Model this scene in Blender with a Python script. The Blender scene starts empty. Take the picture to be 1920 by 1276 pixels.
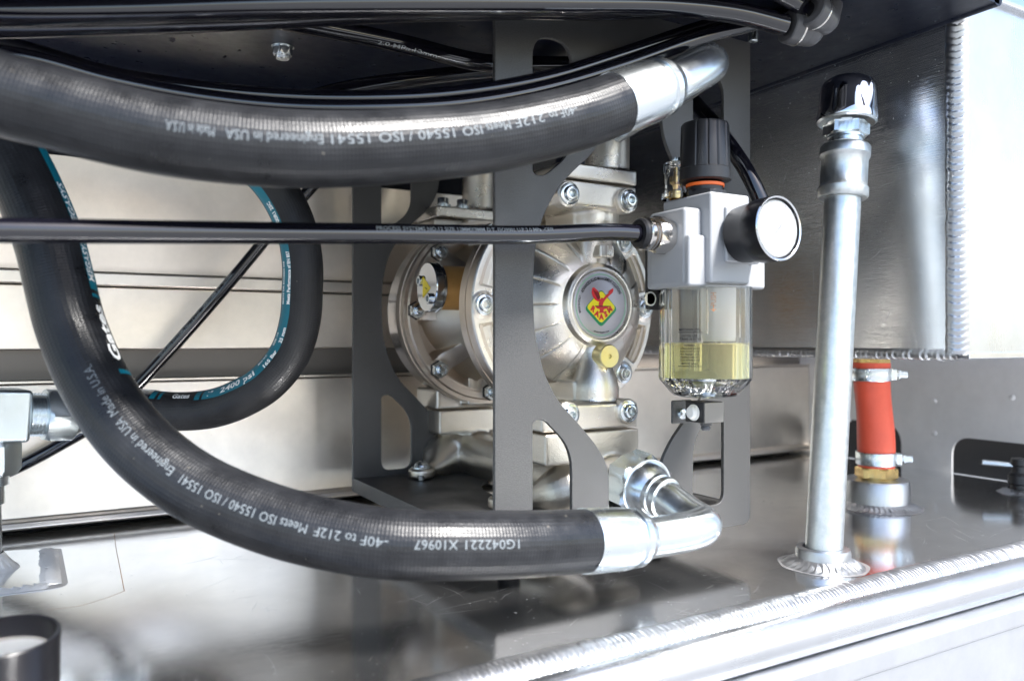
import bpy, bmesh, math, random
from mathutils import Vector, Matrix, noise
random.seed(7)
R = math.radians
PI = math.pi
SC = bpy.context.scene
COL = SC.collection
# ------------------------------------------------------------------ camera
F_PX, H, YAW = 1494.0, 0.200, R(30)
cam_d = bpy.data.cameras.new('camera'); cam = bpy.data.objects.new('camera', cam_d); COL.objects.link(cam)
cam_d.sensor_width = 36.0; cam_d.lens = 36.0 * F_PX / 1920.0
cam_d.clip_start = 0.01; cam_d.clip_end = 400
cam.location = (0, 0, H); cam.rotation_euler = (R(90), 0, -YAW)
cam_d.dof.use_dof = True; cam_d.dof.focus_distance = 0.70; cam_d.dof.aperture_fstop = 5.6
SC.camera = cam
# ------------------------------------------------------------------ light
SUN_EL, SUN_AZ = R(52), R(18)      # sun stands in front of the open side, a little to the right
w = bpy.data.worlds.new('World'); SC.world = w; w.use_nodes = True
nt = w.node_tree; nt.nodes.clear()
sky = nt.nodes.new('ShaderNodeTexSky'); sky.sky_type = 'NISHITA'; sky.sun_disc = False
sky.sun_elevation = SUN_EL; sky.sun_rotation = R(180) - SUN_AZ
sky.dust_density = 1.5; sky.ozone_density = 1.0; sky.air_density = 1.0
bg = nt.nodes.new('ShaderNodeBackground'); bg.inputs[1].default_value = 0.095
wo = nt.nodes.new('ShaderNodeOutputWorld')
nt.links.new(sky.outputs[0], bg.inputs[0]); nt.links.new(bg.outputs[0], wo.inputs[0])
sd = bpy.data.lights.new('sun', 'SUN'); sun = bpy.data.objects.new('sun', sd); COL.objects.link(sun)
sd.energy = 3.4; sd.angle = R(12); sd.color = (1.0, 0.975, 0.94)
sdir = Vector((math.sin(SUN_AZ) * math.cos(SUN_EL), -math.cos(SUN_AZ) * math.cos(SUN_EL), math.sin(SUN_EL)))
sun.rotation_euler = sdir.to_track_quat('Z', 'Y').to_euler()
SC.view_settings.view_transform = 'Standard'; SC.view_settings.look = 'None'
SC.view_settings.gamma = 1.0; SC.view_settings.exposure = 1.95
SC.cycles.max_bounces = 14; SC.cycles.transmission_bounces = 12; SC.cycles.transparent_max_bounces = 12
SC.cycles.glossy_bounces = 6

# ------------------------------------------------------------------ camera geometry used to measure the place
FW = Vector((math.sin(YAW), math.cos(YAW), 0)); RT = Vector((math.cos(YAW), -math.sin(YAW), 0))
CAM = Vector((0, 0, H))
def P(px, py, d):
    return FW * d + RT * ((px - 960) / F_PX * d) + Vector((0, 0, H + (638 - py) / F_PX * d))
def onY(px, py, Y):
    k = (px - 960) / F_PX
    d = Y / (math.cos(YAW) - k * math.sin(YAW))
    return P(px, py, d)
def onX(px, py, X):
    k = (px - 960) / F_PX
    d = X / (math.sin(YAW) + k * math.cos(YAW))
    return P(px, py, d)
def onZ(px, py, Z=0.0):
    return P(px, py, (H - Z) * F_PX / (py - 638))

# ------------------------------------------------------------------ materials
M = {}
class NB:
    def __init__(s, name):
        m = bpy.data.materials.new(name); m.use_nodes = True
        s.m = m; s.t = m.node_tree; s.p = s.t.nodes['Principled BSDF']
        s.tc = s.t.nodes.new('ShaderNodeTexCoord'); s.co = s.tc.outputs['Object']
    def n(s, typ, **kw):
        nd = s.t.nodes.new(typ)
        for k, v in kw.items():
            setattr(nd, k, v)
        return nd
    def link(s, a, b): s.t.links.new(a, b)
    def val(s, nd, i, v):
        if hasattr(v, 'is_output') or isinstance(v, bpy.types.NodeSocket): s.link(v, nd.inputs[i])
        else: nd.inputs[i].default_value = v
    def math(s, op, a, b=0.0, c=0.0):
        nd = s.n('ShaderNodeMath', operation=op); s.val(nd, 0, a); s.val(nd, 1, b)
        if op in ('MULTIPLY_ADD', 'SMOOTH_MIN'): s.val(nd, 2, c)
        return nd.outputs[0]
    def mapping(s, scale=(1, 1, 1), rot=(0, 0, 0), src=None, loc=(0, 0, 0)):
        nd = s.n('ShaderNodeMapping'); s.link(src or s.co, nd.inputs[0])
        nd.inputs['Scale'].default_value = scale; nd.inputs['Rotation'].default_value = rot; nd.inputs['Location'].default_value = loc
        return nd.outputs[0]
    def noise(s, scale, detail=2, rough=.5, src=None, dist=0):
        nd = s.n('ShaderNodeTexNoise'); s.link(src or s.co, nd.inputs['Vector'])
        nd.inputs['Scale'].default_value = scale; nd.inputs['Detail'].default_value = detail
        nd.inputs['Roughness'].default_value = rough; nd.inputs['Distortion'].default_value = dist
        return nd.outputs['Fac']
    def ramp(s, src, stops):
        nd = s.n('ShaderNodeValToRGB'); s.link(src, nd.inputs[0]); e = nd.color_ramp.elements
        while len(e) < len(stops): e.new(0.5)
        for k, (pos, c) in enumerate(stops):
            e[k].position = pos
            e[k].color = (c, c, c, 1) if not isinstance(c, tuple) else tuple(c) + (1,)
        return nd.outputs[0]
    def mix(s, fac, a, b):
        nd = s.n('ShaderNodeMix', data_type='RGBA'); s.val(nd, 0, fac)
        for i, v in ((6, a), (7, b)):
            if isinstance(v, tuple): nd.inputs[i].default_value = tuple(v) + (1,)
            else: s.link(v, nd.inputs[i])
        return nd.outputs[2]
    def bump(s, h, dist, strength=1.0, prev=None):
        nd = s.n('ShaderNodeBump'); s.link(h, nd.inputs['Height']); nd.inputs['Distance'].default_value = dist
        nd.inputs['Strength'].default_value = strength
        if prev: s.link(prev, nd.inputs['Normal'])
        s.link(nd.outputs[0], s.p.inputs['Normal']); return nd.outputs[0]
    def set(s, base=None, metal=None, rough=None, **kw):
        for k, v in (('Base Color', base), ('Metallic', metal), ('Roughness', rough)):
            if v is None: continue
            if isinstance(v, tuple): s.p.inputs[k].default_value = tuple(v) + (1,)
            elif isinstance(v, (int, float)): s.p.inputs[k].default_value = v
            else: s.link(v, s.p.inputs[k])
        for k, v in kw.items(): s.p.inputs[k].default_value = v
        return s

def simple(name, base, metal=0.0, rough=0.5, bscale=0, bdist=0, rvar=0.0, cvar=0.0, **kw):
    b = NB(name); b.set(base, metal, rough, **kw)
    if rvar:
        b.set(rough=b.ramp(b.noise(60, 4, .6), [(0.3, max(.02, rough - rvar)), (0.7, rough + rvar)]))
    if cvar:
        lo = tuple(c * (1 - cvar) for c in base); hi = tuple(min(1, c * (1 + cvar)) for c in base)
        b.set(base=b.ramp(b.noise(35, 5, .65), [(0.3, lo), (0.7, hi)]))
    if bscale: b.bump(b.noise(bscale, 2, .5), bdist)
    M[name] = b.m
    return b

def sheet(name, base, r0, r1, grain=(1, 60, 60), gs=40, bump=.00006, scr=True, metal=1.0, warp=.0):
    b = NB(name)
    g = b.noise(gs, 3, .6, src=b.mapping(scale=grain))
    big = b.noise(9, 4, .6)
    rr = b.math('ADD', b.math('MULTIPLY', b.ramp(big, [(.3, 0.0), (.75, 1.0)]), r1 - r0), r0)
    rr = b.math('ADD', rr, b.math('MULTIPLY', g, .05))
    colr = b.ramp(b.noise(22, 6, .7), [(.25, tuple(c * .86 for c in base)), (.7, base)])
    h = g
    if scr:
        specks = b.math('GREATER_THAN', b.noise(420, 1, .5), .78)
        rr = b.math('ADD', rr, b.math('MULTIPLY', specks, .4))
        h = b.math('ADD', g, b.math('MULTIPLY', specks, 1.0))
    b.set(colr, metal, rr)
    n1 = b.bump(h, bump, .6)
    if warp: b.bump(b.noise(5, 1, .4), warp, 1.0, n1)
    M[name] = b.m

sheet('alu_floor', (.92, .93, .94), .045, .12, (1, 40, 40), 30, .00004, True, .985, .0012)
sheet('alu_wall', (.95, .875, .785), .28, .40, (1, 30, 60), 30, .00005, True, 1.0, .005)
sheet('alu_tank', (.88, .90, .92), .12, .22, (1, 1, 60), 22, .00035, True, .94, .0015)
sheet('alu_tank_front', (.66, .68, .71), .22, .32, (40, 40, 1), 30, .00003, False, 1.0, .001)
sheet('alu_panel', (.80, .81, .83), .26, .38, (1, 30, 60), 30, .00003, False)
sheet('alu_bar', (.74, .75, .77), .2, .28, (1, 50, 50), 40, .00003, False)
sheet('grey_wall', (.76, .755, .76), .40, .5, (10, 10, 10), 30, .00003, True, .3)
simple('weld_bright', (.84, .84, .84), .4, .42, 900, .00005, .06)
simple('weld', (.52, .53, .55), 1.0, .34, 900, .00005, .06)
simple('weld_edge', (.70, .69, .70), 1.0, .45, 1500, .00008, .05)
simple('rail_brown', (.16, .145, .13), .3, .4)
simple('scratch_dark', (.22, .20, .18), 1.0, .5)
simple('black_steel', (.006, .008, .017), 0.0, .33, 700, .00005, .08, **{'Specular IOR Level': .25})
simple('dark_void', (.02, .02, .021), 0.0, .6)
b = NB('powder_coat')
v = b.noise(1500, 2, .7); v2 = b.noise(30, 3, .6)
b.set(b.mix(b.math('MULTIPLY', b.ramp(v, [(.42, 0.0), (.62, 1.0)]), 1.0), (.012, .012, .012), (.088, .087, .086)), .0, b.ramp(v2, [(.3, .36), (.7, .48)]))
b.bump(v, .00025, .8); b.p.inputs['Specular IOR Level'].default_value = .75; M['powder_coat'] = b.m
def cast(name, base, rough):
    b = NB(name)
    v = b.noise(800, 2, .6); v3 = b.noise(40, 4, .6)
    c = b.ramp(v3, [(.3, tuple(x * .93 for x in base)), (.7, base)])
    b.set(c, 1.0, b.ramp(v3, [(.3, rough + .04), (.7, rough - .02)]))
    b.bump(v, .00036, .9); M[name] = b.m
cast('cast_nickel', (.80, .75, .67), .28)
cast('cast_flange', (.66, .575, .49), .36)
cast('cast_base', (.74, .69, .61), .30)
simple('turned_steel', (.62, .58, .55), 1.0, .18, rvar=.04)
simple('zinc', (.80, .85, .87), 1.0, .25, 500, .00001, .03)
simple('zinc_rough', (.60, .66, .68), 1.0, .32, 900, .0001, .05)
simple('chrome', (.62, .63, .68), 1.0, .05)
simple('chrome_plate', (.72, .73, .74), 1.0, .12, rvar=.03)
simple('bolt_steel', (.66, .70, .71), 1.0, .22, rvar=.06)
simple('brass', (.72, .50, .20), 1.0, .24, rvar=.06)
simple('pale_brass', (.72, .64, .36), 1.0, .34, 1400, .0001)
simple('bronze', (.50, .27, .085), .35, .38, 1200, .00006, .06, .15)
simple('nickel_fitting', (.70, .66, .62), 1.0, .2, rvar=.05)
simple('tube_black', (.004, .0038, .007), 0.0, .08, rvar=.03, **{'Specular IOR Level': .95})
simple('plastic_black', (.010, .010, .012), 0.0, .36, 900, .00006)
simple('plastic_grey', (.075, .075, .08), 0.0, .33)
simple('gauge_black', (.005, .005, .007), 0.0, .3, **{'Specular IOR Level': .35})
simple('plastic_white', (.78, .77, .73), 0.0, .35)
simple('body_silver', (.33, .34, .355), .15, .42, 1600, .00006)
simple('orange_ring', (.80, .14, .02), 0.0, .4)
simple('silicone_red', (.62, .085, .045), 0.0, .42, 260, .00022, cvar=.06)
simple('block_grey', (.22, .215, .205), .7, .3)
simple('print_light', (.30, .31, .32), 0.0, .5)
simple('gauge_white', (.62, .64, .65), 0.0, .5)
simple('dial_grey', (.36, .38, .40), 0.0, .5)
simple('paint_white', (.80, .80, .78), 0.0, .6)
simple('print_white', (.15, .17, .185), 0.0, .6)
simple('print_dim', (.22, .24, .25), 0.0, .5)
simple('print_black', (.01, .01, .01), 0.0, .5)
simple('print_grey', (.22, .22, .22), 0.0, .5)
simple('print_orange', (.7, .25, .05), 0.0, .5)
simple('print_tan', (.40, .20, .09), 0.0, .5)
simple('teal', (.0, .135, .19), 0.0, .5, cvar=.08)
simple('sticker_yellow', (.85, .66, .02), 0.0, .4)
simple('logo_yellow', (.90, .76, .02), 0.0, .4)
simple('logo_green', (.01, .26, .10), 0.0, .4)
simple('logo_pale_green', (.28, .48, .36), 0.0, .4)
simple('logo_red', (.68, .03, .035), 0.0, .4)
sheet('badge_metal', (.50, .49, .53), .3, .4, (1, 60, 60), 60, .00003, False, .5)
b = NB('galvanised')
v = b.noise(160, 4, .7); st = b.noise(60, 4, .7, src=b.mapping(scale=(9, 9, .35)))
c = b.ramp(v, [(.3, (.60, .64, .65)), (.7, (.74, .76, .76))])
dk = b.ramp(st, [(.66, 0.0), (.8, .45)])
b.set(b.mix(dk, c, (.32, .33, .32)), 1.0, b.ramp(v, [(.3, .30), (.7, .42)])); b.bump(v, .00018, .7); M['galvanised'] = b.m
# glass-like
def clear(name, colr, ior, rough=0.0, vol=None):
    b = NB(name); b.set(colr, 0.0, rough); b.p.inputs['Transmission Weight'].default_value = 1.0; b.p.inputs['IOR'].default_value = ior
    if vol:
        ab = b.n('ShaderNodeVolumeAbsorption'); ab.inputs['Color'].default_value = vol[0] + (1,); ab.inputs['Density'].default_value = vol[1]
        b.link(ab.outputs[0], b.t.nodes['Material Output'].inputs['Volume'])
    M[name] = b.m
clear('acrylic', (.985, .985, .975), 1.45, .01)
simple('frosted_plastic', (.85, .85, .82), 0.0, .3, **{'Transmission Weight': .45})
clear('lens_glass', (1, 1, 1), 1.5, .03)
clear('oil', (.99, .95, .55), 1.38, .0, ((.95, .88, .22), 5.5))
# braided hose rubber, uses the UV laid along the hose (u = metres, v = turns)
def hose_mat(name, base, rough, du):
    b = NB(name); uv = b.n('ShaderNodeSeparateXYZ'); b.link(b.tc.outputs['UV'], uv.inputs[0])
    u = b.math('MULTIPLY', uv.outputs[0], 2 * PI / du); vv = b.math('MULTIPLY', uv.outputs[1], 2 * PI * 22)
    wv = b.math('MULTIPLY', b.math('SINE', b.math('ADD', u, vv)), b.math('SINE', b.math('SUBTRACT', u, vv)))
    rib = b.math('SINE', b.math('MULTIPLY', u, 1.0))
    n1 = b.noise(45, 5, .65); n2 = b.noise(600, 2, .6)
    h = b.math('ADD', b.math('MULTIPLY', b.math('MULTIPLY', wv, .55), b.math('ADD', n1, .1)), b.math('MULTIPLY', n2, .7))
    b.set(b.ramp(n1, [(.3, base), (.75, tuple(x * 1.9 + .003 for x in base))]), 0.0, b.ramp(n1, [(.35, rough - .06), (.7, rough + .12)]))
    spk = b.math('GREATER_THAN', b.noise(260, 1, .5), .80)
    b.set(b.mix(b.math('MULTIPLY', spk, .35), b.p.inputs['Base Color'].links[0].from_socket, (.30, .27, .22)))
    b.p.inputs['Specular IOR Level'].default_value = .38; b.bump(h, .00021, 1.0); M[name] = b.m
hose_mat('rubber_big', (.0085, .009, .0105), .33, .0042)
hose_mat('rubber_loop', (.010, .010, .011), .46, .0036)
b = NB('concrete_ground')
b.set(b.ramp(b.noise(.6, 6, .6), [(.3, (.15, .155, .16)), (.7, (.24, .245, .25))]), 0.0, .85); M['concrete_ground'] = b.m

# ------------------------------------------------------------------ object helpers
def wloc(o):
    v = Vector((0, 0, 0))
    while o is not None:
        v = v + o.location; o = o.parent
    return v
def thing(name, label, cat, loc, group=None):
    o = bpy.data.objects.new(name, None); COL.objects.link(o); o.location = loc
    o.empty_display_size = .02
    o['label'] = label; o['category'] = cat
    if group: o['group'] = group
    return o
def obj(name, bm, mat, parent=None, sharp=35, bevel=0, loc=None, label=None, flat=False):
    """bm in world coordinates -> one mesh object whose origin is near its own geometry"""
    if isinstance(bm, bpy.types.Mesh): me = bm
    else:
        me = bpy.data.meshes.new(name); bm.to_mesh(me); bm.free()
    if loc is None:
        if len(me.vertices):
            lo = [min(v.co[i] for v in me.vertices) for i in range(3)]; hi = [max(v.co[i] for v in me.vertices) for i in range(3)]
            loc = Vector(((lo[0] + hi[0]) / 2, (lo[1] + hi[1]) / 2, lo[2]))
        else: loc = Vector((0, 0, 0))
        me.transform(Matrix.Translation(-loc))
    o = bpy.data.objects.new(name, me); COL.objects.link(o)
    o.parent = parent; o.location = Vector(loc) - wloc(parent) if parent else loc
    if not flat:
        me.shade_smooth(); me.set_sharp_from_angle(angle=R(sharp))
    if mat: me.materials.clear(); me.materials.append(M[mat])
    if bevel:
        md = o.modifiers.new('bevel', 'BEVEL'); md.width = bevel; md.segments = 3; md.limit_method = 'ANGLE'; md.angle_limit = R(35); md.harden_normals = True
    if label: o['label'] = label
    return o
def struct(name, bm, mat, **kw):
    o = obj(name, bm, mat, None, **kw); o['kind'] = 'structure'; return o
def copy_to(o, parent, loc, rot=None):
    c = o.copy(); COL.objects.link(c); c.parent = parent; c.location = Vector(loc) - (wloc(parent) if parent else Vector())
    if rot is not None: c.rotation_euler = rot
    return c
def NBM(): return bmesh.new()
def add_box(bm, x0, x1, y0, y1, z0, z1, mtx=None):
    vs = [bm.verts.new((x, y, z)) for z in (z0, z1) for y in (y0, y1) for x in (x0, x1)]
    if mtx:
        for v in vs: v.co = mtx @ v.co
    for f in ((0, 2, 3, 1), (4, 5, 7, 6), (0, 1, 5, 4), (2, 6, 7, 3), (0, 4, 6, 2), (1, 3, 7, 5)):
        bm.faces.new([vs[i] for i in f])
    return bm
def box(*a, **k): return add_box(NBM(), *a, **k)
def frame_of(axis, up=None):
    a = Vector(axis).normalized()
    u = Vector(up) if up is not None else (Vector((0, 0, 1)) if abs(a.z) < .9 else Vector((1, 0, 0)))
    x = (u - a * u.dot(a)).normalized(); y = a.cross(x)
    return a, x, y
def add_lathe(bm, org, axis, prof, seg=48, up=None, rfun=None, phase=0.0):
    """prof: (t along axis, radius) list; radius 0 closes"""
    a, x, y = frame_of(axis, up); org = Vector(org); rings = []
    for (t, r) in prof:
        if r <= 1e-9: rings.append([bm.verts.new(org + a * t)])
        else:
            ring = []
            for k in range(seg):
                th = 2 * PI * k / seg + phase; rr = r * (rfun(th, t) if rfun else 1.0)
                ring.append(bm.verts.new(org + a * t + (x * math.cos(th) + y * math.sin(th)) * rr))
            rings.append(ring)
    for A_, B_ in zip(rings, rings[1:]):
        if len(A_) == 1 and len(B_) == 1: continue
        for k in range(seg):
            k2 = (k + 1) % seg
            try:
                if len(A_) == 1: bm.faces.new((A_[0], B_[k2], B_[k]))
                elif len(B_) == 1: bm.faces.new((A_[k], A_[k2], B_[0]))
                else: bm.faces.new((A_[k], A_[k2], B_[k2], B_[k]))
            except ValueError: pass
    return bm
def lathe(*a, **k):
    bm = add_lathe(NBM(), *a, **k); bmesh.ops.recalc_face_normals(bm, faces=bm.faces); return bm
def cyl(org, axis, L, r, seg=40, c=0.0):
    return lathe(org, axis, [(0, 0), (0, r - c), (c, r), (L - c, r), (L, r - c), (L, 0)] if c else [(0, 0), (0, r), (L, r), (L, 0)], seg)
def add_hex(bm, org, axis, L, af, cham=.12, up=None, phase=0.0):
    """hexagonal nut body with chamfered corners; af = across flats"""
    a, x, y = frame_of(axis, up); org = Vector(org); rc = af / 2 / math.cos(PI / 6); seg = 48
    def rr(th, lim):
        t = (th % (PI / 3)) - PI / 6
        return min(af / 2 / math.cos(t), lim)
    rings = []
    for t, lim in ((0, af / 2 * .96), (0, af / 2 * 1.0), (L * cham, rc), (L * (1 - cham), rc), (L, af / 2 * 1.0), (L, af / 2 * .96)):
        rings.append([bm.verts.new(org + a * t + (x * math.cos(th) + y * math.sin(th)) * rr(th - phase, lim)) for th in [phase + 2 * PI * k / seg for k in range(seg)]])
    c0 = bm.verts.new(org); c1 = bm.verts.new(org + a * L)
    for A_, B_ in zip(rings, rings[1:]):
        for k in range(seg): bm.faces.new((A_[k], A_[(k + 1) % seg], B_[(k + 1) % seg], B_[k]))
    for k in range(seg):
        bm.faces.new((c0, rings[0][(k + 1) % seg], rings[0][k])); bm.faces.new((c1, rings[-1][k], rings[-1][(k + 1) % seg]))
    bmesh.ops.recalc_face_normals(bm, faces=bm.faces)
    return bm
def hexbm(*a, **k): return add_hex(NBM(), *a, **k)
# paths
class Path:
    def __init__(s, pts, n=14):
        pts = [Vector(p) for p in pts]; q = [pts[0] * 2 - pts[1]] + pts + [pts[-1] * 2 - pts[-2]]; out = []
        for i in range(1, len(q) - 2):
            p0, p1, p2, p3 = q[i - 1:i + 3]
            t0 = 0.0; t1 = t0 + max(1e-6, (p1 - p0).length) ** .5; t2 = t1 + max(1e-6, (p2 - p1).length) ** .5; t3 = t2 + max(1e-6, (p3 - p2).length) ** .5
            for k in range(n):
                t = t1 + (t2 - t1) * k / n
                A1 = p0 * ((t1 - t) / (t1 - t0)) + p1 * ((t - t0) / (t1 - t0)); A2 = p1 * ((t2 - t) / (t2 - t1)) + p2 * ((t - t1) / (t2 - t1)); A3 = p2 * ((t3 - t) / (t3 - t2)) + p3 * ((t - t2) / (t3 - t2))
                B1 = A1 * ((t2 - t) / (t2 - t0)) + A2 * ((t - t0) / (t2 - t0)); B2 = A2 * ((t3 - t) / (t3 - t1)) + A3 * ((t - t1) / (t3 - t1))
                out.append(B1 * ((t2 - t) / (t2 - t1)) + B2 * ((t - t1) / (t2 - t1)))
        out.append(pts[-1].copy())
        s.p = out; s.s = [0.0]
        for a, b in zip(out, out[1:]): s.s.append(s.s[-1] + (b - a).length)
        s.L = s.s[-1]
    def at(s, x):
        x = min(max(x, 0.0), s.L - 1e-7); lo, hi = 0, len(s.s) - 1
        while hi - lo > 1:
            m = (lo + hi) // 2
            if s.s[m] <= x: lo = m
            else: hi = m
        k = (x - s.s[lo]) / max(1e-9, s.s[hi] - s.s[lo])
        return s.p[lo].lerp(s.p[hi], k)
    def tan(s, x, e=.004): return (s.at(x + e) - s.at(x - e)).normalized()
    def view_frame(s, x):
        c = s.at(x); t = s.tan(x); v = (CAM - c); v = (v - t * v.dot(t)).normalized(); return c, t, v, t.cross(v)
    def surf(s, x, phi, r):
        c, t, v, wv = s.view_frame(x); return c + (v * math.cos(phi) + wv * math.sin(phi)) * r
    def nearest(s, px, py):
        """length at which the path passes nearest to an image point (for placing print where the photograph has it)"""
        best = (1e9, 0)
        for q, x in zip(s.p, s.s):
            d = (q - CAM); z = d.dot(FW)
            if z <= 0: continue
            e = (960 + d.dot(RT) / z * F_PX - px) ** 2 + (638 - d.z / z * F_PX - py) ** 2
            if e < best[0]: best = (e, x)
        return best[1]
def sweep(path, r, seg=40, s0=0.0, s1=None, caps=True, step=None, bm=None, rad=None):
    bm = bm or NBM(); s1 = path.L if s1 is None else s1; n = max(2, int((s1 - s0) / (step or .004)) + 1)
    uvl = bm.loops.layers.uv.verify(); rings = []; x = None; us = []
    for i in range(n):
        ss = s0 + (s1 - s0) * i / (n - 1); c = path.at(ss); t = path.tan(ss)
        if x is None:
            _, x, _ = frame_of(t)
        x = (x - t * x.dot(t)).normalized(); y = t.cross(x); rr = rad((ss - s0)) if rad else r
        rings.append([bm.verts.new(c + (x * math.cos(2 * PI * k / seg) + y * math.sin(2 * PI * k / seg)) * rr) for k in range(seg)]); us.append(ss)
    for i in range(n - 1):
        for k in range(seg):
            k2 = (k + 1) % seg
            f = bm.faces.new((rings[i][k], rings[i][k2], rings[i + 1][k2], rings[i + 1][k]))
            for lp, uv in zip(f.loops, ((us[i], k / seg), (us[i], (k + 1) / seg), (us[i + 1], (k + 1) / seg), (us[i + 1], k / seg))): lp[uvl].uv = uv
    if caps:
        bm.faces.new(list(reversed(rings[0]))); bm.faces.new(rings[-1])
    return bm
# flat outlines extruded
def outline_mesh(loops, thick, bevel=0.0):
    cu = bpy.data.curves.new('tmp', 'CURVE'); cu.dimensions = '2D'; cu.fill_mode = 'BOTH'; cu.extrude = thick / 2 - bevel; cu.bevel_depth = bevel; cu.bevel_resolution = 2
    if bevel: cu.offset = -bevel
    for lp in loops:
        sp = cu.splines.new('POLY'); sp.points.add(len(lp) - 1); sp.use_cyclic_u = True
        for p, q in zip(sp.points, lp): p.co = (q[0], q[1], 0, 1)
    o = bpy.data.objects.new('tmp', cu); COL.objects.link(o)
    bpy.context.view_layer.update()
    me = bpy.data.meshes.new_from_object(o.evaluated_get(bpy.context.evaluated_depsgraph_get()))
    bpy.data.objects.remove(o); bpy.data.curves.remove(cu)
    bm = NBM(); bm.from_mesh(me); bpy.data.meshes.remove(me); return bm
def rounded(pts, r, n=6):
    """round the corners of a closed polygon; r may be a list"""
    out = []; N = len(pts)
    for i in range(N):
        p = Vector(pts[i]); a = Vector(pts[i - 1]) - p; c = Vector(pts[(i + 1) % N]) - p; rr = r[i] if isinstance(r, (list, tuple)) else r
        if rr <= 0: out.append(tuple(p)); continue
        la, lc = a.length, c.length; d = min(rr, la * .49, lc * .49); p0 = p + a / la * d; p2 = p + c / lc * d
        for k in range(n + 1):
            t = k / n; out.append(tuple(p0 * (1 - t) ** 2 + p * 2 * t * (1 - t) + p2 * t * t))
    return out
TXT = {}
def text_bm(body, size, bold=0.0, space=1.0):
    cu = bpy.data.curves.new('tmp', 'FONT'); cu.body = body; cu.size = size; cu.align_x = 'CENTER'; cu.align_y = 'CENTER'; cu.offset = bold; cu.space_character = space
    cu.resolution_u = 2
    o = bpy.data.objects.new('tmp', cu); COL.objects.link(o); bpy.context.view_layer.update()
    me = bpy.data.meshes.new_from_object(o.evaluated_get(bpy.context.evaluated_depsgraph_get()))
    bpy.data.objects.remove(o); bpy.data.curves.remove(cu)
    bm = NBM(); bm.from_mesh(me); bpy.data.meshes.remove(me); return bm
def bm_extent(bm):
    xs = [v.co.x for v in bm.verts]; return (min(xs), max(xs)) if xs else (0, 0)
def text_on_path(name, body, size, path, s_mid, phi, r, mat, parent, flip=1, length=None, bold=0.0):
    """flip=1: text runs with the path; -1: against it, turned over"""
    bm = text_bm(body, size, bold); x0, x1 = bm_extent(bm); k = (length / (x1 - x0)) if length else 1.0
    for v in bm.verts:
        x = (v.co.x - (x0 + x1) / 2) * k; y = v.co.y
        v.co = path.surf(s_mid + flip * x, phi - flip * y / r, r + .00025)
    o = obj(name, bm, mat, parent, flat=True); return o
def band_on_path(name, path, s0, s1, p0, p1, r, mat, parent, off=.00012, seg=8):
    bm = NBM(); n = max(2, int(abs(s1 - s0) / .003)); g = []
    for i in range(n + 1):
        s = s0 + (s1 - s0) * i / n; g.append([bm.verts.new(path.surf(s, p0 + (p1 - p0) * k / seg, r + off)) for k in range(seg + 1)])
    for i in range(n):
        for k in range(seg): bm.faces.new((g[i][k], g[i + 1][k], g[i + 1][k + 1], g[i][k + 1]))
    return obj(name, bm, mat, parent)
def weld_strip(pts, width, height, pitch, up, seglat=10, closed=False, arc=.5, seed=0, rip=.16, taper=0):
    """rippled bead lying along pts; 'up' is the outward direction (vector or function)"""
    bm = NBM(); path = Path(pts, 10); n = int(path.L / pitch * 7) + 2; g = []; rnd = random.Random(seed)
    jit = [rnd.uniform(-.12, .12) for _ in range(int(path.L / pitch) + 4)]
    for i in range(n + 1):
        s = path.L * i / n; c = path.at(s); t = path.tan(s); u = Vector(up(c) if callable(up) else up); u = (u - t * u.dot(t)).normalized(); l = t.cross(u); row = []
        wob = 1 + .07 * noise.noise(Vector((s * 90, seed, 0)))
        for k in range(seglat + 1):
            q = -1 + 2 * k / seglat; ph = (s + arc * pitch * q * q * 1.6) / pitch; j = int(max(0, ph)) ; fr = ph - math.floor(ph)
            hh = -.0006 * q * q + height * max(0.0, 1 - q * q) ** .6 * (1 - rip + rip * (1 - fr) ** .7 + rip * 3 * jit[j % len(jit)])
            if taper: hh *= min(1, (min(s, path.L - s) / taper)) ** .5
            row.append(bm.verts.new(c + l * (q * width / 2 * wob) + u * (hh - .0003)))
        g.append(row)
    for i in range(n):
        for k in range(seglat): bm.faces.new((g[i][k], g[i][k + 1], g[i + 1][k + 1], g[i + 1][k]))
    bmesh.ops.recalc_face_normals(bm, faces=bm.faces)
    return bm
def halo(c, r0, r1):
    bm = NBM(); a = []; b_ = []
    for k in range(90):
        t = 2 * PI * k / 90; w_ = 1 + .02 * math.sin(7 * t)
        a.append(bm.verts.new((c[0] + r0 * math.cos(t), c[1] + r0 * math.sin(t), c[2] + .0003))); b_.append(bm.verts.new((c[0] + r1 * w_ * math.cos(t), c[1] + r1 * w_ * math.sin(t), c[2] + .0003)))
    for k in range(90): bm.faces.new((a[k], b_[k], b_[(k + 1) % 90], a[(k + 1) % 90]))
    return bm
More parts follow.
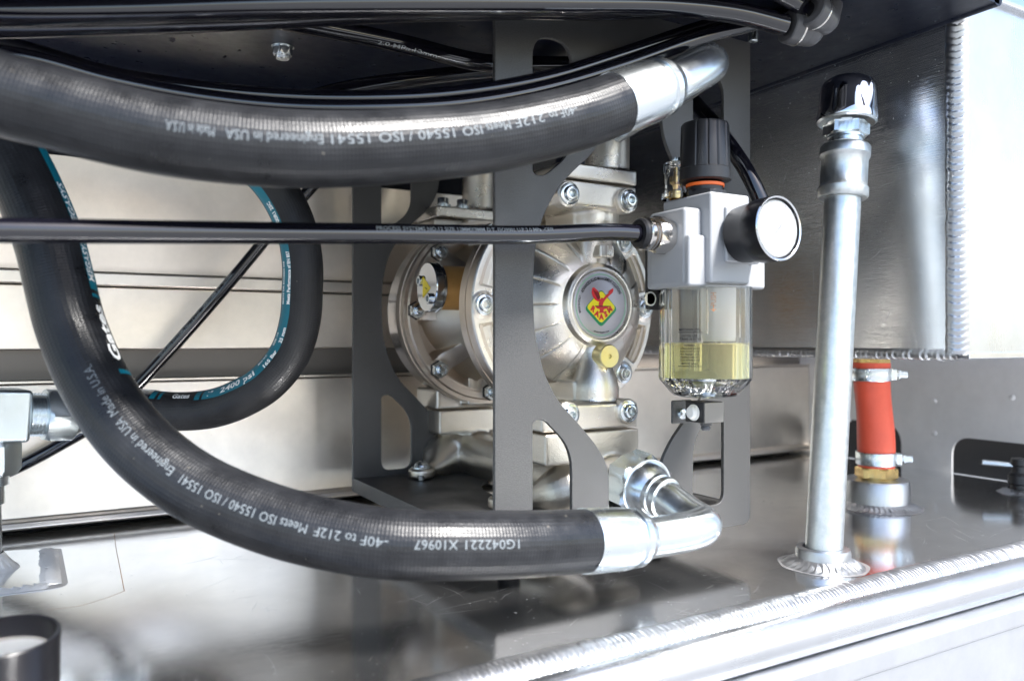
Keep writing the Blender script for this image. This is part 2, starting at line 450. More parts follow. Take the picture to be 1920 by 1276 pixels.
def ring_weld(c, r, width, height, pitch, seed=0, rim=None):
    """bead round an upright boss, sloping from the boss down to the plate"""
    bm = NBM(); n = int(2 * PI * r / pitch) * 9; g = []; L = 9; N = int(2 * PI * r / pitch); rnd = random.Random(seed); jit = [rnd.uniform(-.15, .15) for _ in range(N)]
    for i in range(n):
        th = 2 * PI * i / n; row = []
        for k in range(L + 1):
            q = k / L; ph = th / (2 * PI) * N + .9 * (2 * q - 1) ** 2; fr = ph - math.floor(ph); j = int(ph) % N
            rr = r + width * q * (1 + .06 * math.sin(th * 5 + seed) + .25 * jit[j] * .5)
            z = height * (1 - q) ** 1.7 + .0016 * math.sin(PI * q) * ((1 - fr) ** .8 + jit[j])
            row.append(bm.verts.new((c[0] + rr * math.cos(th), c[1] + rr * math.sin(th), c[2] + max(z, -.0002) - (0 if k < L else .0004))))
        g.append(row)
    for i in range(n):
        for k in range(L): bm.faces.new((g[i][k], g[i][k + 1], g[(i + 1) % n][k + 1], g[(i + 1) % n][k]))
    bmesh.ops.recalc_face_normals(bm, faces=bm.faces)
    return bm

# ================================================================== THE SETTING
XL, XR = -1.0, 1.173           # extent of the bay
YFRONT, YBACK, ZC = 0.416, 0.968, 0.480
XT, YT, ZT0, ZT1 = 0.690, 0.409, 0.187, 0.505      # welded tank
bm = NBM()
bmesh.ops.create_grid(bm, x_segments=2, y_segments=2, size=30)
for v in bm.verts: v.co.z = -1.15; v.co.y -= 4
ground = struct('ground', bm, 'concrete_ground')
ground['label'] = 'pale concrete ground outside the open side of the bay'

floor = struct('floor', box(XL, XR, YFRONT - .002, 1.02, -.006, 0.0), 'alu_floor')
floor['label'] = 'polished aluminium deck with scratches and mirror reflections'
# front edge of the deck: bead, rounded bar, strip and lower panel
fy = YFRONT
wl = weld_strip([(x, fy + .001, -.0012 + .0006 * math.sin(x * 31)) for x in [XL + i * .05 for i in range(int((1.45 - XL) / .05))]], .0245, .0050, .0042, (0, -.6, 1), 14, seed=3, rip=.13)
obj('weld_bead', wl, 'weld', floor, sharp=80)
bar = Path([(XL, fy - .006, -.019), (.3, fy - .006, -.019), (1.4, fy - .006, -.019)])
obj('edge_bar', sweep(bar, .0165, 40, step=.05), 'alu_bar', floor)
obj('edge_strip', box(XL, 1.4, fy - .028, fy + .004, -.056, -.036), 'alu_panel', floor, bevel=.004)
obj('front_panel', box(XL, 1.4, fy - .0225, fy + .01, -.40, -.058), 'alu_panel', floor)
# etched margin beside the bead and scribed line on the deck
def scribe(pts, wd=.0005, z=.0003):
    bm = NBM(); pts = [Vector(p) for p in pts]
    for a, c in zip(pts, pts[1:]):
        l = (c - a).cross(Vector((0, 0, 1))).normalized() * wd / 2
        bm.faces.new([bm.verts.new(q + Vector((0, 0, z))) for q in (a - l, a + l, c + l, c - l)])
    return bm
scr = NBM()
lst = []
g = [onZ(214, 1000), onZ(218, 1030), onZ(226, 1070), onZ(233, 1107)]
obj('scribed_line', scribe(g), 'print_tan', floor, flat=True)
g = [onZ(233, 1107), onZ(200, 1120), onZ(150, 1135), onZ(90, 1143)]
obj('scribed_line', scribe(g, .0004), 'print_tan', floor, flat=True)

def scratches(n, samp, nrm, seed, lmax=.05, wmin=.00012, wmax=.00035):
    '''fine curved marks lying on a sheet'''
    rnd = random.Random(seed); bm = NBM(); nn = Vector(nrm).normalized()
    for _ in range(n):
        c, t = samp(rnd); l = nn.cross(t); L = rnd.uniform(.006, lmax) * rnd.random() ** .5; bend = rnd.gauss(0, .05) * L; wd = rnd.uniform(wmin, wmax); k = 7; rows = []
        for i in range(k + 1):
            q = i / k * 2 - 1; p = c + t * (q * L / 2) + l * (bend * q * q) + nn * .0002; ww = wd * (1 - q * q * .9) / 2
            rows.append((bm.verts.new(p - l * ww), bm.verts.new(p + l * ww)))
        for a, d in zip(rows, rows[1:]): bm.faces.new((a[0], d[0], d[1], a[1]))
    return bm
def deck_s(rnd):
    x = rnd.uniform(.1, 1.0); y = fy + .02 + rnd.random() ** 1.3 * .45; a = rnd.choice((R(5), R(12), R(-8), R(60), R(100))) + rnd.gauss(0, .25)
    return Vector((x, y, 0)), Vector((math.cos(a), math.sin(a), 0))
obj('light_scratches', scratches(230, deck_s, (0, 0, 1), 3, .075, .00008, .00022), 'weld_edge', floor, flat=True)['kind'] = 'stuff'
obj('dark_scratches', scratches(70, deck_s, (0, 0, 1), 8, .06), 'scratch_dark', floor, flat=True)['kind'] = 'stuff'

# back wall: separate horizontal panels
bw = struct('back_wall', box(XL, XR + .3, YBACK + .045, YBACK + .05, -.01, .60), 'dark_void')
bw['label'] = 'back wall of aluminium channels behind the pump'
def prof_x(name, prof, x0, x1, mat, parent, bevel=0):
    """extrude a closed (y,z) profile along X"""
    bm = NBM(); a = [bm.verts.new((x0, y, z)) for y, z in prof]; c = [bm.verts.new((x1, y, z)) for y, z in prof]
    n = len(prof)
    for k in range(n): bm.faces.new((a[k], a[(k + 1) % n], c[(k + 1) % n], c[k]))
    bm.faces.new(a); bm.faces.new(list(reversed(c))); bmesh.ops.recalc_face_normals(bm, faces=bm.faces)
    return obj(name, bm, mat, parent, bevel=bevel)
yb = YBACK
prof_x('lower_channel', [(yb, .016), (yb - .010, .014), (yb - .013, .008), (yb - .010, .006), (yb + .03, .006), (yb + .03, .154), (yb, .154)], XL, XR, 'alu_wall', bw, .0015)
prof_x('channel_lip', [(yb - .001, .1555), (yb + .030, .1555), (yb + .030, .1575), (yb - .001, .1575)], XL, XR, 'alu_wall', bw)
obj('dark_rail', box(XL, XR, yb + .022, yb + .032, .158, .190), 'rail_brown', bw)
obj('middle_channel', box(XL, XR, yb + .006, yb + .03, .1905, .258), 'alu_wall', bw, bevel=.0015)
obj('raised_rail', box(XL, XR, yb - .002, yb + .02, .2595, .2735), 'alu_wall', bw, bevel=.002)
prof_x('upper_channel', [(yb + .012, .2755), (yb + .035, .2755), (yb + .035, .395), (yb - .002, .395)], XL, XR, 'alu_wall', bw)
obj('top_channel', box(XL, XR, yb + .004, yb + .03, .397, .60), 'black_steel', bw, bevel=.001)

# end wall with two cut-outs at the deck and rivets
def arch(y0, y1, h, r=.05):
    return rounded([(y0, -.01), (y1, -.01), (y1, h), (y0, h)], [0, 0, r, r], 10)
loops = [[(.30, -.004), (.30, .60), (1.02, .60), (1.02, -.004), (.955, -.004)] + [(y, z) for y, z in rounded([(.955, -.004), (.955, .066), (.79, .066), (.79, -.004)], [0, .05, .05, 0], 8)] +
         [(.79, -.004)] + rounded([(.708, -.004), (.708, .056), (.47, .056), (.47, -.004)], [0, .05, .05, 0], 8)]
def dedupe(l):
    o = [l[0]]
    for p in l[1:]:
        if (Vector(p) - Vector(o[-1])).length > 1e-5: o.append(p)
    return o
bm = outline_mesh([dedupe(loops[0])], .004)
MX = Matrix(((0, 0, 1, XR + .002), (1, 0, 0, 0), (0, 1, 0, 0), (0, 0, 0, 1)))
bm.transform(MX); bmesh.ops.recalc_face_normals(bm, faces=bm.faces)
ew = struct('side_wall', bm, 'grey_wall'); ew['label'] = 'grey end wall with dark arched cut-outs at deck level'
obj('shade_backing', box(XR + .03, XR + .035, .3, 1.0, -.004, .12), 'dark_void', ew)  # near-black sheet standing in for the shade beyond the cut-outs
for (px, py) in ((1752, 752), (1752, 812), (1592, 786), (1898, 745)):
    c = onX(px, py, XR)
    obj('rivet', lathe(c, (-1, 0, 0), [(-.001, .0042), (.0006, .0042), (.0018, .0032), (.0024, .0015), (.0026, 0)], 20), 'grey_wall', ew)

# ceiling: black plate with rolled edge beside the tank
ce = struct('ceiling', box(XL, XT - .006, .372, YBACK + .045, ZC, ZC + .006), 'black_steel')
ce['label'] = 'black steel plate roofing the bay'
obj('rolled_edge', sweep(Path([(XT - .008, .372, ZC + .004), (XT - .008, .7, ZC + .004), (XT - .008, 1.0, ZC + .004)]), .006, 16, step=.1), 'black_steel', ce)
def hang_nut(px, py, stud=.006):
    c = onZ(px, py, ZC) if False else P(px, py, (ZC - H) * F_PX / (638 - py)); c.z = ZC
    r = thing('hanging_nut', 'x', 'nut', c)
    obj('washer', lathe(c, (0, 0, -1), [(-.002, .0105), (.0012, .0105), (.0012, 0)], 28), 'bolt_steel', r)
    obj('hex_nut', hexbm(c + Vector((0, 0, -.001)), (0, 0, -1), .0085, .0165), 'bolt_steel', r)
    obj('stud', lathe(c, (0, 0, -1), [(0, .0048)] + [(.008 + .0005 * k, .0048 - .0005 * (k % 2)) for k in range(int(stud / .0005))] + [(.008 + stud, .0038), (.008 + stud, 0)], 18), 'bolt_steel', r)
    obj('locking_collar', lathe(c, (0, 0, -1), [(.006, .0075), (.0108, .0072), (.0125, .0062), (.0125, .004)], 24), 'bolt_steel', r)
    return r
n1 = hang_nut(530, 86, .005); n1['label'] = 'zinc lock nut under the black ceiling plate at upper left'

# weld-framed tank on the right
tank = thing('welded_tank', 'shiny welded aluminium box tank at the right behind the galvanised pipe', 'tank', (XT + .2, YT + .2, ZT0))
th = .003
obj('side_panel', box(XT, XT + th, YT + .004, .96, ZT0, ZT1), 'alu_tank', tank)
obj('front_panel', box(XT + .004, 1.16, YT, YT + th, ZT0 - .0005, ZT1), 'alu_tank_front', tank, label='blown-out bright front panel')
obj('bottom_panel', box(XT + .004, 1.16, YT + .004, .96, ZT0, ZT0 + .003), 'alu_tank', tank)
obj('bottom_lip', box(XT + .012, 1.16, YT - .0015, YT + .01, ZT0 - .0035, ZT0 + .0025), 'alu_bar', tank, bevel=.001)
obj('top_lip', box(XT + .02, 1.16, YT - .006, YT + .05, ZT1, ZT1 + .006), 'alu_bar', tank, bevel=.002)
cw = weld_strip([(XT - .0003, YT + .0022, z) for z in [ZT1 - i * .02 for i in range(16)]] + [(XT - .0003, YT + .0022, ZT0 + .001)], .0185, .0048, .0058, (-.86, -.5, 0), 14, seed=5, rip=.3)
def tank_s(rnd):
    a = rnd.gauss(R(95), .5) if rnd.random() < .7 else rnd.uniform(0, PI)
    return Vector((XT, rnd.uniform(YT + .02, .75), rnd.uniform(ZT0 + .02, ZC - .03))), Vector((0, math.cos(a), math.sin(a)))
obj('light_scratches', scratches(45, tank_s, (-1, 0, 0), 4, .035, .0001, .00025), 'weld_edge', tank, flat=True)['kind'] = 'stuff'
obj('corner_weld', cw, 'weld', tank, sharp=80)
bwd = weld_strip([(XT + .001, YT + .002 + i * .05, ZT0 - .0002) for i in range(12)], .0125, .0045, .0056, (-.8, 0, -.6), 10, seed=9, rip=.3)
obj('bottom_weld', bwd, 'weld', tank, sharp=80)
def edge_strip(a, c, wd, nrm, seed, n=120):
    bm = NBM(); a = Vector(a); c = Vector(c); t = (c - a); L = t.length; t /= L; nn = Vector(nrm); l = t.cross(nn); rows = []
    for i in range(n + 1):
        p = a + t * L * i / n; j = wd * (.8 + .5 * noise.noise(Vector((i * .9, seed, 2)))); rows.append((bm.verts.new(p + nn * .0003), bm.verts.new(p + nn * .0003 + l * j)))
    for u, v in zip(rows, rows[1:]): bm.faces.new((u[0], v[0], v[1], u[1]))
    return bm
obj('etched_margin', edge_strip((XT, YT + .006, ZT0), (XT, YT + .006, ZC - .004), .0085, (-1, 0, 0), 1), 'weld_edge', tank, flat=True)
obj('etched_margin', edge_strip((XT, .95, ZT0 + .004), (XT, YT + .006, ZT0 + .004), .006, (-1, 0, 0), 2), 'weld_edge', tank, flat=True)
pc = onX(1628, 664, XT) ; 

# ================================================================== PUMP BRACKET
BX0, BX1, BY0, BY1, BZ0 = .295, .569, .539, .873, .028
BC = (BX0 + BX1) / 2
def bracket_loops():
    outer = rounded([(BX0, BZ0), (BX1, BZ0), (BX1, ZC), (BX0, ZC)], [.004, .010, 0, 0], 5)
    half = [(.028, .046), (.028, .085), (.030, .096), (.040, .112), (.060, .133), (.080, .152), (.093, .175), (.101, .205), (.103, .240),
            (.101, .272), (.094, .298), (.080, .322), (.062, .340), (.044, .355), (.033, .374), (.029, .392), (.028, .440)]
    pts = [(BC - x, z) for x, z in half] + [(BC + x, z) for x, z in reversed(half)]
    pth = []
    hole = rounded(pts, .010, 4)
    def slot(sg, lo):
        if lo: p = [(.0655, .050), (.103, .050), (.103, .137), (.092, .137), (.0655, .112)]; rr = [.012, .012, .010, .012, .02]
        else: p = [(.0655, .352), (.092, .331), (.103, .331), (.103, .442), (.0655, .442)]; rr = [.02, .012, .010, .018, .018]
        q = [(BC + sg * x, z) for x, z in p]; q = q if sg > 0 else list(reversed(q)); rr = rr if sg > 0 else list(reversed(rr))
        return rounded(q, rr, 6)
    return [outer, hole, slot(-1, 1), slot(1, 1), slot(-1, 0), slot(1, 0)]
br = thing('pump_bracket', 'dark grey powder coated steel cage with cut-outs holding the pump', 'bracket', (BC, (BY0 + BY1) / 2, BZ0))
for nm, Y in (('front_plate', BY0), ('rear_plate', BY1)):
    bm = outline_mesh(bracket_loops(), .004, .0005)
    bm.transform(Matrix(((1, 0, 0, 0), (0, 0, -1, Y), (0, 1, 0, 0), (0, 0, 0, 1)))); bmesh.ops.recalc_face_normals(bm, faces=bm.faces)
    obj(nm, bm, 'powder_coat', br, sharp=40)
# base plate with round hole and turned-down side lips
hole = [(BC + .045 * math.cos(t), .70 + .085 * math.sin(t)) for t in [2 * PI * k / 48 for k in range(48)]]
bm = outline_mesh([[(BX0 + .002, BY0 + .0025), (BX1 - .002, BY0 + .0025), (BX1 - .002, BY1 - .0025), (BX0 + .002, BY1 - .0025)], hole], .003)
bm.transform(Matrix.Translation((0, 0, .0425))); obj('base_plate', bm, 'powder_coat', br)
obj('side_lip', box(BX0, BX0 + .003, BY0 + .0022, BY1 - .0022, BZ0 + .001, .0445), 'powder_coat', br, bevel=.0006)
obj('side_lip', box(BX1 - .003, BX1, BY0 + .0022, BY1 - .0022, BZ0 + .001, .0445), 'powder_coat', br, bevel=.0006)
for x in (.380, .480):
    for y in (.665, .84):
        obj('spacer_foot', cyl((x, y, 0), (0, 0, 1), .041, .011, 24, .001), 'plastic_black', br)

# ================================================================== DIAPHRAGM PUMP
XC, ZP = .440, .233
YF, YR = .655, .818
pump = thing('diaphragm_pump', 'nickel coloured cast metal diaphragm pump with round end covers and a red and yellow badge', 'pump', (XC, .74, .044))
def sstep(a, b, x):
    t = min(1, max(0, (x - a) / (b - a))); return t * t * (3 - 2 * t)
def disc_field(hf, r0, r1, nr, na, Y, sgn=-1):
    bm = NBM(); rows = []
    for i in range(nr + 1):
        r = r0 + (r1 - r0) * i / nr
        rows.append([bm.verts.new((XC + r * math.cos(2 * PI * k / na), Y + sgn * hf(r, 2 * PI * k / na), ZP + r * math.sin(2 * PI * k / na))) for k in range(na)])
    for i in range(nr):
        for k in range(na): bm.faces.new((rows[i][k], rows[i][(k + 1) % na], rows[i + 1][(k + 1) % na], rows[i + 1][k]))
    bmesh.ops.recalc_face_normals(bm, faces=bm.faces); return bm
RO = .106
def angd(t, c):
    return abs((t - c + PI) % (2 * PI) - PI)
def cap_h(r, th):
    t = (r - .036) / (.086 - .036)
    if r < .0315: h = .0565
    elif r < .0325: h = .0565 + (r - .0315) / .001 * .0035
    elif r < .0375: h = .060 - .002 * sstep(.034, .0375, r)
    else:
        h = .049 * max(0, 1 - max(0, t) ** 1.75) + .0035 if t < 1 else .0035
        h = h + (.058 - h) * (1 - sstep(.0375, .0395, r))
        h = max(h, .0035)
        # overlapping vanes: each sector rises then drops at a crease
        ph = th * 16 / (2 * PI); fr = ph - math.floor(ph)
        win = sstep(.040, .050, r) * (1 - sstep(.078, .086, r))
        h += win * (.0018 * fr - .0006)
        h -= win * .0012 * math.exp(-((min(fr, 1 - fr) * 2 * PI * r / 16) / .0006) ** 2)
    # pockets between bolts
    k = PI / 4; c = (math.floor(th / k) + .5) * k; dd = angd(th, c)
    side = 1 - sstep(.17, .215, dd); rad = sstep(.0765, .0800, r) * (1 - sstep(.0975, .1005, r))
    h -= side * rad * (.011 + max(0, h - .004))
    # raised bosses round the bolts
    cb = round(th / k) * k; db = math.hypot(r * math.cos(th) - .0945 * math.cos(cb), r * math.sin(th) - .0945 * math.sin(cb))
    h = max(h, .0055) if db < .0092 and r > .08 else h
    h += .0015 * (1 - sstep(.0110, .0130, db)) if r > .08 else 0
    if r > RO - .0015: h -= .0015 * ((r - RO + .0015) / .0015) ** 2
    return h
obj('front_cover', disc_field(cap_h, .004, RO, 150, 420, YF), 'cast_nickel', pump, sharp=50)
obj('front_flange', lathe((XC, YF - .001, ZP), (0, 1, 0), [(0, .096), (0, RO - .001), (.001, RO - .0002), (.011, RO), (.0118, RO - .003), (.0125, RO + .0005), (.024, RO + .0005), (.026, RO - .002), (.026, .03)], 96), 'cast_flange', pump)
def rear_h(r, th):
    h = .004 + .034 * (1 - sstep(.048, .088, r))
    k = PI / 4; c = (math.floor(th / k) + .5) * k; dd = angd(th, c)
    half = .19 + .03 * (r - .06) / .03
    side = 1 - sstep(half, half + .05 + .0, dd); rad = sstep(.046, .052, r) * (1 - sstep(.0895, .0935, r))
    h -= side * rad * (.022 - .010 * sstep(.085, .055, r) if False else .020)
    rim = sstep(.1005, .1015, r); h -= .003 * rim
    return h
obj('rear_flange', disc_field(rear_h, .03, RO, 90, 360, YR), 'cast_flange', pump, sharp=50)
obj('rear_ring', lathe((XC, YR - .0012, ZP), (0, 1, 0), [(0, .09), (0, RO - .0005), (.008, RO), (.0085, RO - .0015), (.0095, RO - .0015), (.010, RO + .0008), (.021, RO + .0008), (.022, RO - .002), (.022, .05)], 96), 'cast_flange', pump)
obj('rear_cover', lathe((XC, YR + .02, ZP), (0, 1, 0), [(0, .104), (.004, .1035), (.034, .1030), (.040, .098), (.052, .082), (.062, .05), (.066, 0)], 96), 'turned_steel', pump)
obj('centre_body', lathe((XC, YF + .02, ZP), (0, 1, 0), [(0, .092), (.010, .086), (.030, .066), (.055, .056), (.090, .056), (.120, .066), (.150, .08)], 64, rfun=lambda a, t: 1 + .05 * math.cos(4 * a)), 'cast_base', pump)
# air valve crossing the middle
vz, vy = .2535, .735
av = obj('air_valve', lathe((.343, vy, vz), (1, 0, 0), [(-.007, .0215), (-.006, .0225), (.195, .0225), (.196, 0)], 56), 'bronze', pump, label='orange brown valve cylinder')
ep = obj('end_plate', lathe((.343, vy, vz), (-1, 0, 0), [(.006, .0245), (.0085, .0250), (.009, .0242), (.0100, .0242), (.0105, .0250), (.0165, .0250), (.0175, .0240), (.0175, 0)], 64), 'chrome_plate', av)
for dy, dz in ((.014, .007), (-.009, -.012)):
    c = Vector((.3255, vy + dy, vz + dz))
    obj('socket_screw', lathe(c, (-1, 0, 0), [(-.001, .0055), (.0028, .0055), (.0034, .0049), (.0034, .0030), (.0005, .0030), (.0005, 0)], 24), 'bolt_steel', av)
tri = outline_mesh([rounded([(-.008, .0115), (-.008, -.0105), (.0105, -.0015)], .001, 2)], .0003)
tri.transform(Matrix.Translation((.3252, vy + .001, vz + .000)) @ Matrix(((0, 0, -1, 0), (-1, 0, 0, 0), (0, 1, 0, 0), (0, 0, 0, 1))))
obj('warning_sticker', tri, 'sticker_yellow', av, flat=True)
bl = outline_mesh([[(-.0005, -.003), (.0005, -.003), (.0003, .002), (-.0003, .002)]], .0002)
bl.transform(Matrix.Translation((.3249, vy + .001, vz - .001)) @ Matrix(((0, 0, -1, 0), (-1, 0, 0, 0), (0, 1, 0, 0), (0, 0, 0, 1))) @ Matrix.Rotation(R(70), 4, 'Z'))
obj('warning_mark', bl, 'print_black', av, flat=True)
# bolts
def sock_mesh(r=.0068, hh=.0052):
    bm = add_lathe(NBM(), (0, 0, 0), (0, -1, 0), [(-.002, r), (hh - .001, r), (hh - .0004, r - .0004), (hh, r - .0012), (hh, r * .55)], 32)
    add_lathe(bm, (0, 0, 0), (0, -1, 0), [(hh, r * .55), (.0015, r * .50), (.0010, 0)], 6)
    bmesh.ops.recalc_face_normals(bm, faces=bm.faces); return bm
proto = None
for k in range(8):
    a = k * PI / 4; c = Vector((XC + .0945 * math.cos(a), YF - .0056, ZP + .0945 * math.sin(a)))
    if k in (2, 6): continue
    if proto is None:
        bm = sock_mesh(); me = bpy.data.meshes.new('cover_bolt'); bm.to_mesh(me); bm.free()
        proto = obj('cover_bolt', me, 'bolt_steel', pump, loc=c)
        wsh = bpy.data.meshes.new('bolt_washer'); bm = lathe((0, 0, 0), (0, -1, 0), [(-.001, .0098), (.0012, .0098), (.0016, .0092), (.0016, .005)], 32); bm.to_mesh(wsh); bm.free()
        wp = obj('bolt_washer', wsh, 'bolt_steel', pump, loc=c)
    else:
        copy_to(proto, pump, c); copy_to(wp, pump, c)
nutm = None
for k in range(8):
    a = k * PI / 4; c = Vector((XC + .0925 * math.cos(a), YR - .0042, ZP + .0925 * math.sin(a)))
    if nutm is None:
        bm = add_hex(NBM(), (0, 0, 0), (0, -1, 0), .0085, .0165)
        m1 = bpy.data.meshes.new('flange_nut'); bm.to_mesh(m1); bm.free()
        nutm = obj('flange_nut', m1, 'bolt_steel', pump, loc=c)
        bm = lathe((0, 0, 0), (0, -1, 0), [(.006, .0065), (.0105, .0062), (.0115, .0052), (.0118, .0044), (.0112, .0040), (.0125, .0030), (.0128, 0)], 28)
        m2 = bpy.data.meshes.new('stud_end'); bm.to_mesh(m2); bm.free(); sp_ = obj('stud_end', m2, 'bolt_steel', pump, loc=c)
        bm = lathe((0, 0, 0), (0, -1, 0), [(-.0005, .0105), (.0008, .0105), (.0008, .007)], 6); m3 = bpy.data.meshes.new('nut_seat'); bm.to_mesh(m3); bm.free(); ns_ = obj('nut_seat', m3, 'dark_void', pump, loc=c)
    else:
        copy_to(nutm, pump, c); copy_to(sp_, pump, c); copy_to(ns_, pump, c)

# castings blended together with a voxel remesh
def blended(name, bm, mat, parent, vox=.0012, it=6, fac=.6):
    o = obj(name, bm, mat, parent)
    md = o.modifiers.new('remesh', 'REMESH'); md.mode = 'VOXEL'; md.voxel_size = vox; md.use_smooth_shade = True
    sm = o.modifiers.new('smooth', 'SMOOTH'); sm.factor = fac; sm.iterations = it
    return o
def stack(name, Yc, dirz, mat, front):
    """port stack of one end cover: neck, flanged joint, elbow and its branch towards the middle. dirz -1 = below"""
    bm = NBM()
    s = dirz; z = lambda q: ZP + s * q
    # neck growing out of the cover
    n0 = Path([(XC, Yc - (.004 if front else -.004), z(.034)), (XC, Yc, z(.062)), (XC, Yc, z(.10)), (XC, Yc, z(.135))])
    sweep(n0, .02, 36, bm=bm, rad=lambda q: .0165 + .0075 * sstep(.02, .055, q) + .004 * sstep(.075, .095, q))
    # cheek web towards the flange
    add_box(bm, XC - .022, XC + .022, min(Yc, Yc + (.055 if front else -.055)), max(Yc, Yc + (.055 if front else -.055)), min(z(.085), z(.118)), max(z(.085), z(.118)))
    return bm
for s, tag_ in ((-1, 'lower'), (1, 'upper')):
    z = lambda q, s=s: ZP + s * q
    for front, Yc in ((True, .607), (False, .866)):
        bm = NBM()
        back = .05 if front else -.045
        ys = [Yc, Yc + back]; y0, y1 = min(ys), max(ys)
        n0 = Path([(XC, Yc + .006 if front else Yc - .006, z(.040)), (XC, Yc + .001, z(.062)), (XC, Yc, z(.09)), (XC, Yc, z(.108))])
        sweep(n0, .02, 36, bm=bm, rad=lambda q: .0150 + .0075 * sstep(.008, .040, q) + .004 * sstep(.06, .085, q))
        add_box(bm, XC - .024, XC + .024, y0 + .0, y1, min(z(.070), z(.108)), max(z(.070), z(.108)))
        fx0, fx1, qa, qb, qc = (XC - (.075 if front else .055), XC + .030, .090, .1125, .142) if s < 0 else (XC - .058, XC + .028, .086, .108, .124)
        # flange plates of the joint
        add_box(bm, fx0, fx1, Yc - .026, Yc + .034, min(z(qa), z(qb)), max(z(qa), z(qb)))
        blended('port_neck', bm, 'cast_nickel' if front else 'cast_base', pump, .0013, 8)
        bm = NBM()
        add_box(bm, fx0 + .003, fx1 + .001, Yc - .027, Yc + .034, min(z(qb + .0018), z(qc)), max(z(qb + .0018), z(qc)))
        dirb = 1 if front else -1
        ro = .0265 if s < 0 else .021
        endz = .170
        el = Path([(XC, Yc, z(.140)), (XC, Yc, z(.152)), (XC, Yc + dirb * .012, z(.163)), (XC, Yc + dirb * .035, z(endz)), (XC, .74, z(endz))]) if s < 0 else Path([(XC + .014, Yc, z(.115)), (XC + .014, Yc, z(.165)), (XC + .014, Yc + dirb * .004, z(.190)), (XC + .01, Yc + dirb * .03, z(.208)), (XC, .74, z(.212))])
        sweep(el, ro, 36, bm=bm, rad=lambda q, ro=ro: ro)
        if s < 0:
            # foot pads reaching to the base plate
            for sx in (-1, 1):
                add_lathe(bm, (XC + sx * .078, Yc - .035 if not front else Yc + .035, .0455), (0, 0, 1), [(0, 0), (0, .015), (.009, .015), (.011, .012), (.011, 0)], 32)
                lv = Path([(XC + sx * .078, Yc - .035 if not front else Yc + .035, .051), (XC + sx * .055, Yc - .022 if not front else Yc + .022, .054), (XC + sx * .03, Yc, .062), (XC, Yc, .070)])
                sweep(lv, .01, 20, bm=bm, rad=lambda q: .0075 + .022 * sstep(.01, .065, q))
            if front:
                add_lathe(bm, (XC, Yc - .046, .0745), (0, 1, 0), [(0, 0), (0, .020), (.002, .0215), (.06, .0215), (.06, 0)], 40)
        bmesh.ops.recalc_face_normals(bm, faces=bm.faces)
        blended('manifold_elbow', bm, 'cast_base' if s < 0 else 'cast_nickel', pump, .0013, 8)
        for ox in ((-.050, .015) if front else ()):
            c = Vector((XC + ox, Yc - .0305, z(.0945 if s > 0 else .0975)))
            bs = lathe(c + Vector((0, .012, 0)), (0, -1, 0), [(0, 0), (0, .0115), (.0115, .0115), (.0125, .0105), (.0125, 0)], 28)
            obj('bolt_boss', bs, 'cast_nickel' if front else 'cast_base', pump)
            c2 = c + Vector((0, -.001, 0))
            copy_to(proto, pump, c2); copy_to(wp, pump, c2)
for ox in (-.045, -.02):
    obj('joint_bolt', lathe((XC + ox, .845, ZP + .124), (0, 0, 1), [(-.002, .009), (.001, .009), (.001, .0065), (.008, .0065), (.009, .0058), (.009, 0)], 28), 'bolt_steel', pump)
# foot screws
for x, y in ((XC - .078, .831), (XC - .078, .642), (XC + .078, .642), (XC + .078, .831)):
    c = Vector((x, y, .0565))
    obj('foot_washer', lathe(c, (0, 0, 1), [(-.001, .0115), (.0014, .0115), (.0018, .011), (.0018, 0)], 32), 'bolt_steel', pump)
    obj('foot_screw', lathe(c, (0, 0, 1), [(.0015, .0085), (.004, .0078), (.006, .0060), (.0072, .0035), (.0066, .003), (.0066, 0)], 28), 'bolt_steel', pump)
    obj('foot_nut', cyl((x - .006, y - .012, .0445), (0, 0, 1), .006, .004, 16, .0005), 'bolt_steel', pump)
# little plaque marked 1" on the upper neck and brass plug below the badge
c = Vector((XC, .5825, ZP + .068))
plq = obj('size_plaque', box(XC - .0085, XC + .0085, .587, .606, ZP + .0430, ZP + .0550), 'cast_nickel', pump, bevel=.0025)
def text_flat(name, body, size, org, xdir, updir, mat, parent, off=.0002, bold=0, width=None):
    bm = text_bm(body, size, bold); x0, x1 = bm_extent(bm); k = width / (x1 - x0) if width else 1
    xd = Vector(xdir).normalized(); ud = Vector(updir).normalized(); nn = xd.cross(ud)
    for v in bm.verts: v.co = Vector(org) + xd * (v.co.x * k) + ud * v.co.y + nn * off
    return obj(name, bm, mat, parent, flat=True)
obj('raised_size_mark', (lambda bm: bm)(text_bm('1"', .011, .0002)), 'cast_flange', pump, flat=True)
o = bpy.data.objects['raised_size_mark']
for v in o.data.vertices: pass
bpy.data.objects.remove(o)
text_flat('size_mark', '1"', .0115, (XC, .587, ZP + .0490), (1, 0, 0), (0, 0, 1), 'cast_flange', plq, .0004, .0003)
plug = obj('brass_plug', lathe((XC + .001, .5885, ZP - .0475), (0, -1, 0), [(-.01, .0108), (.0025, .0108), (.0033, .0101), (.0033, .0022), (.0012, .0020), (.0010, 0)], 36), 'pale_brass', pump)
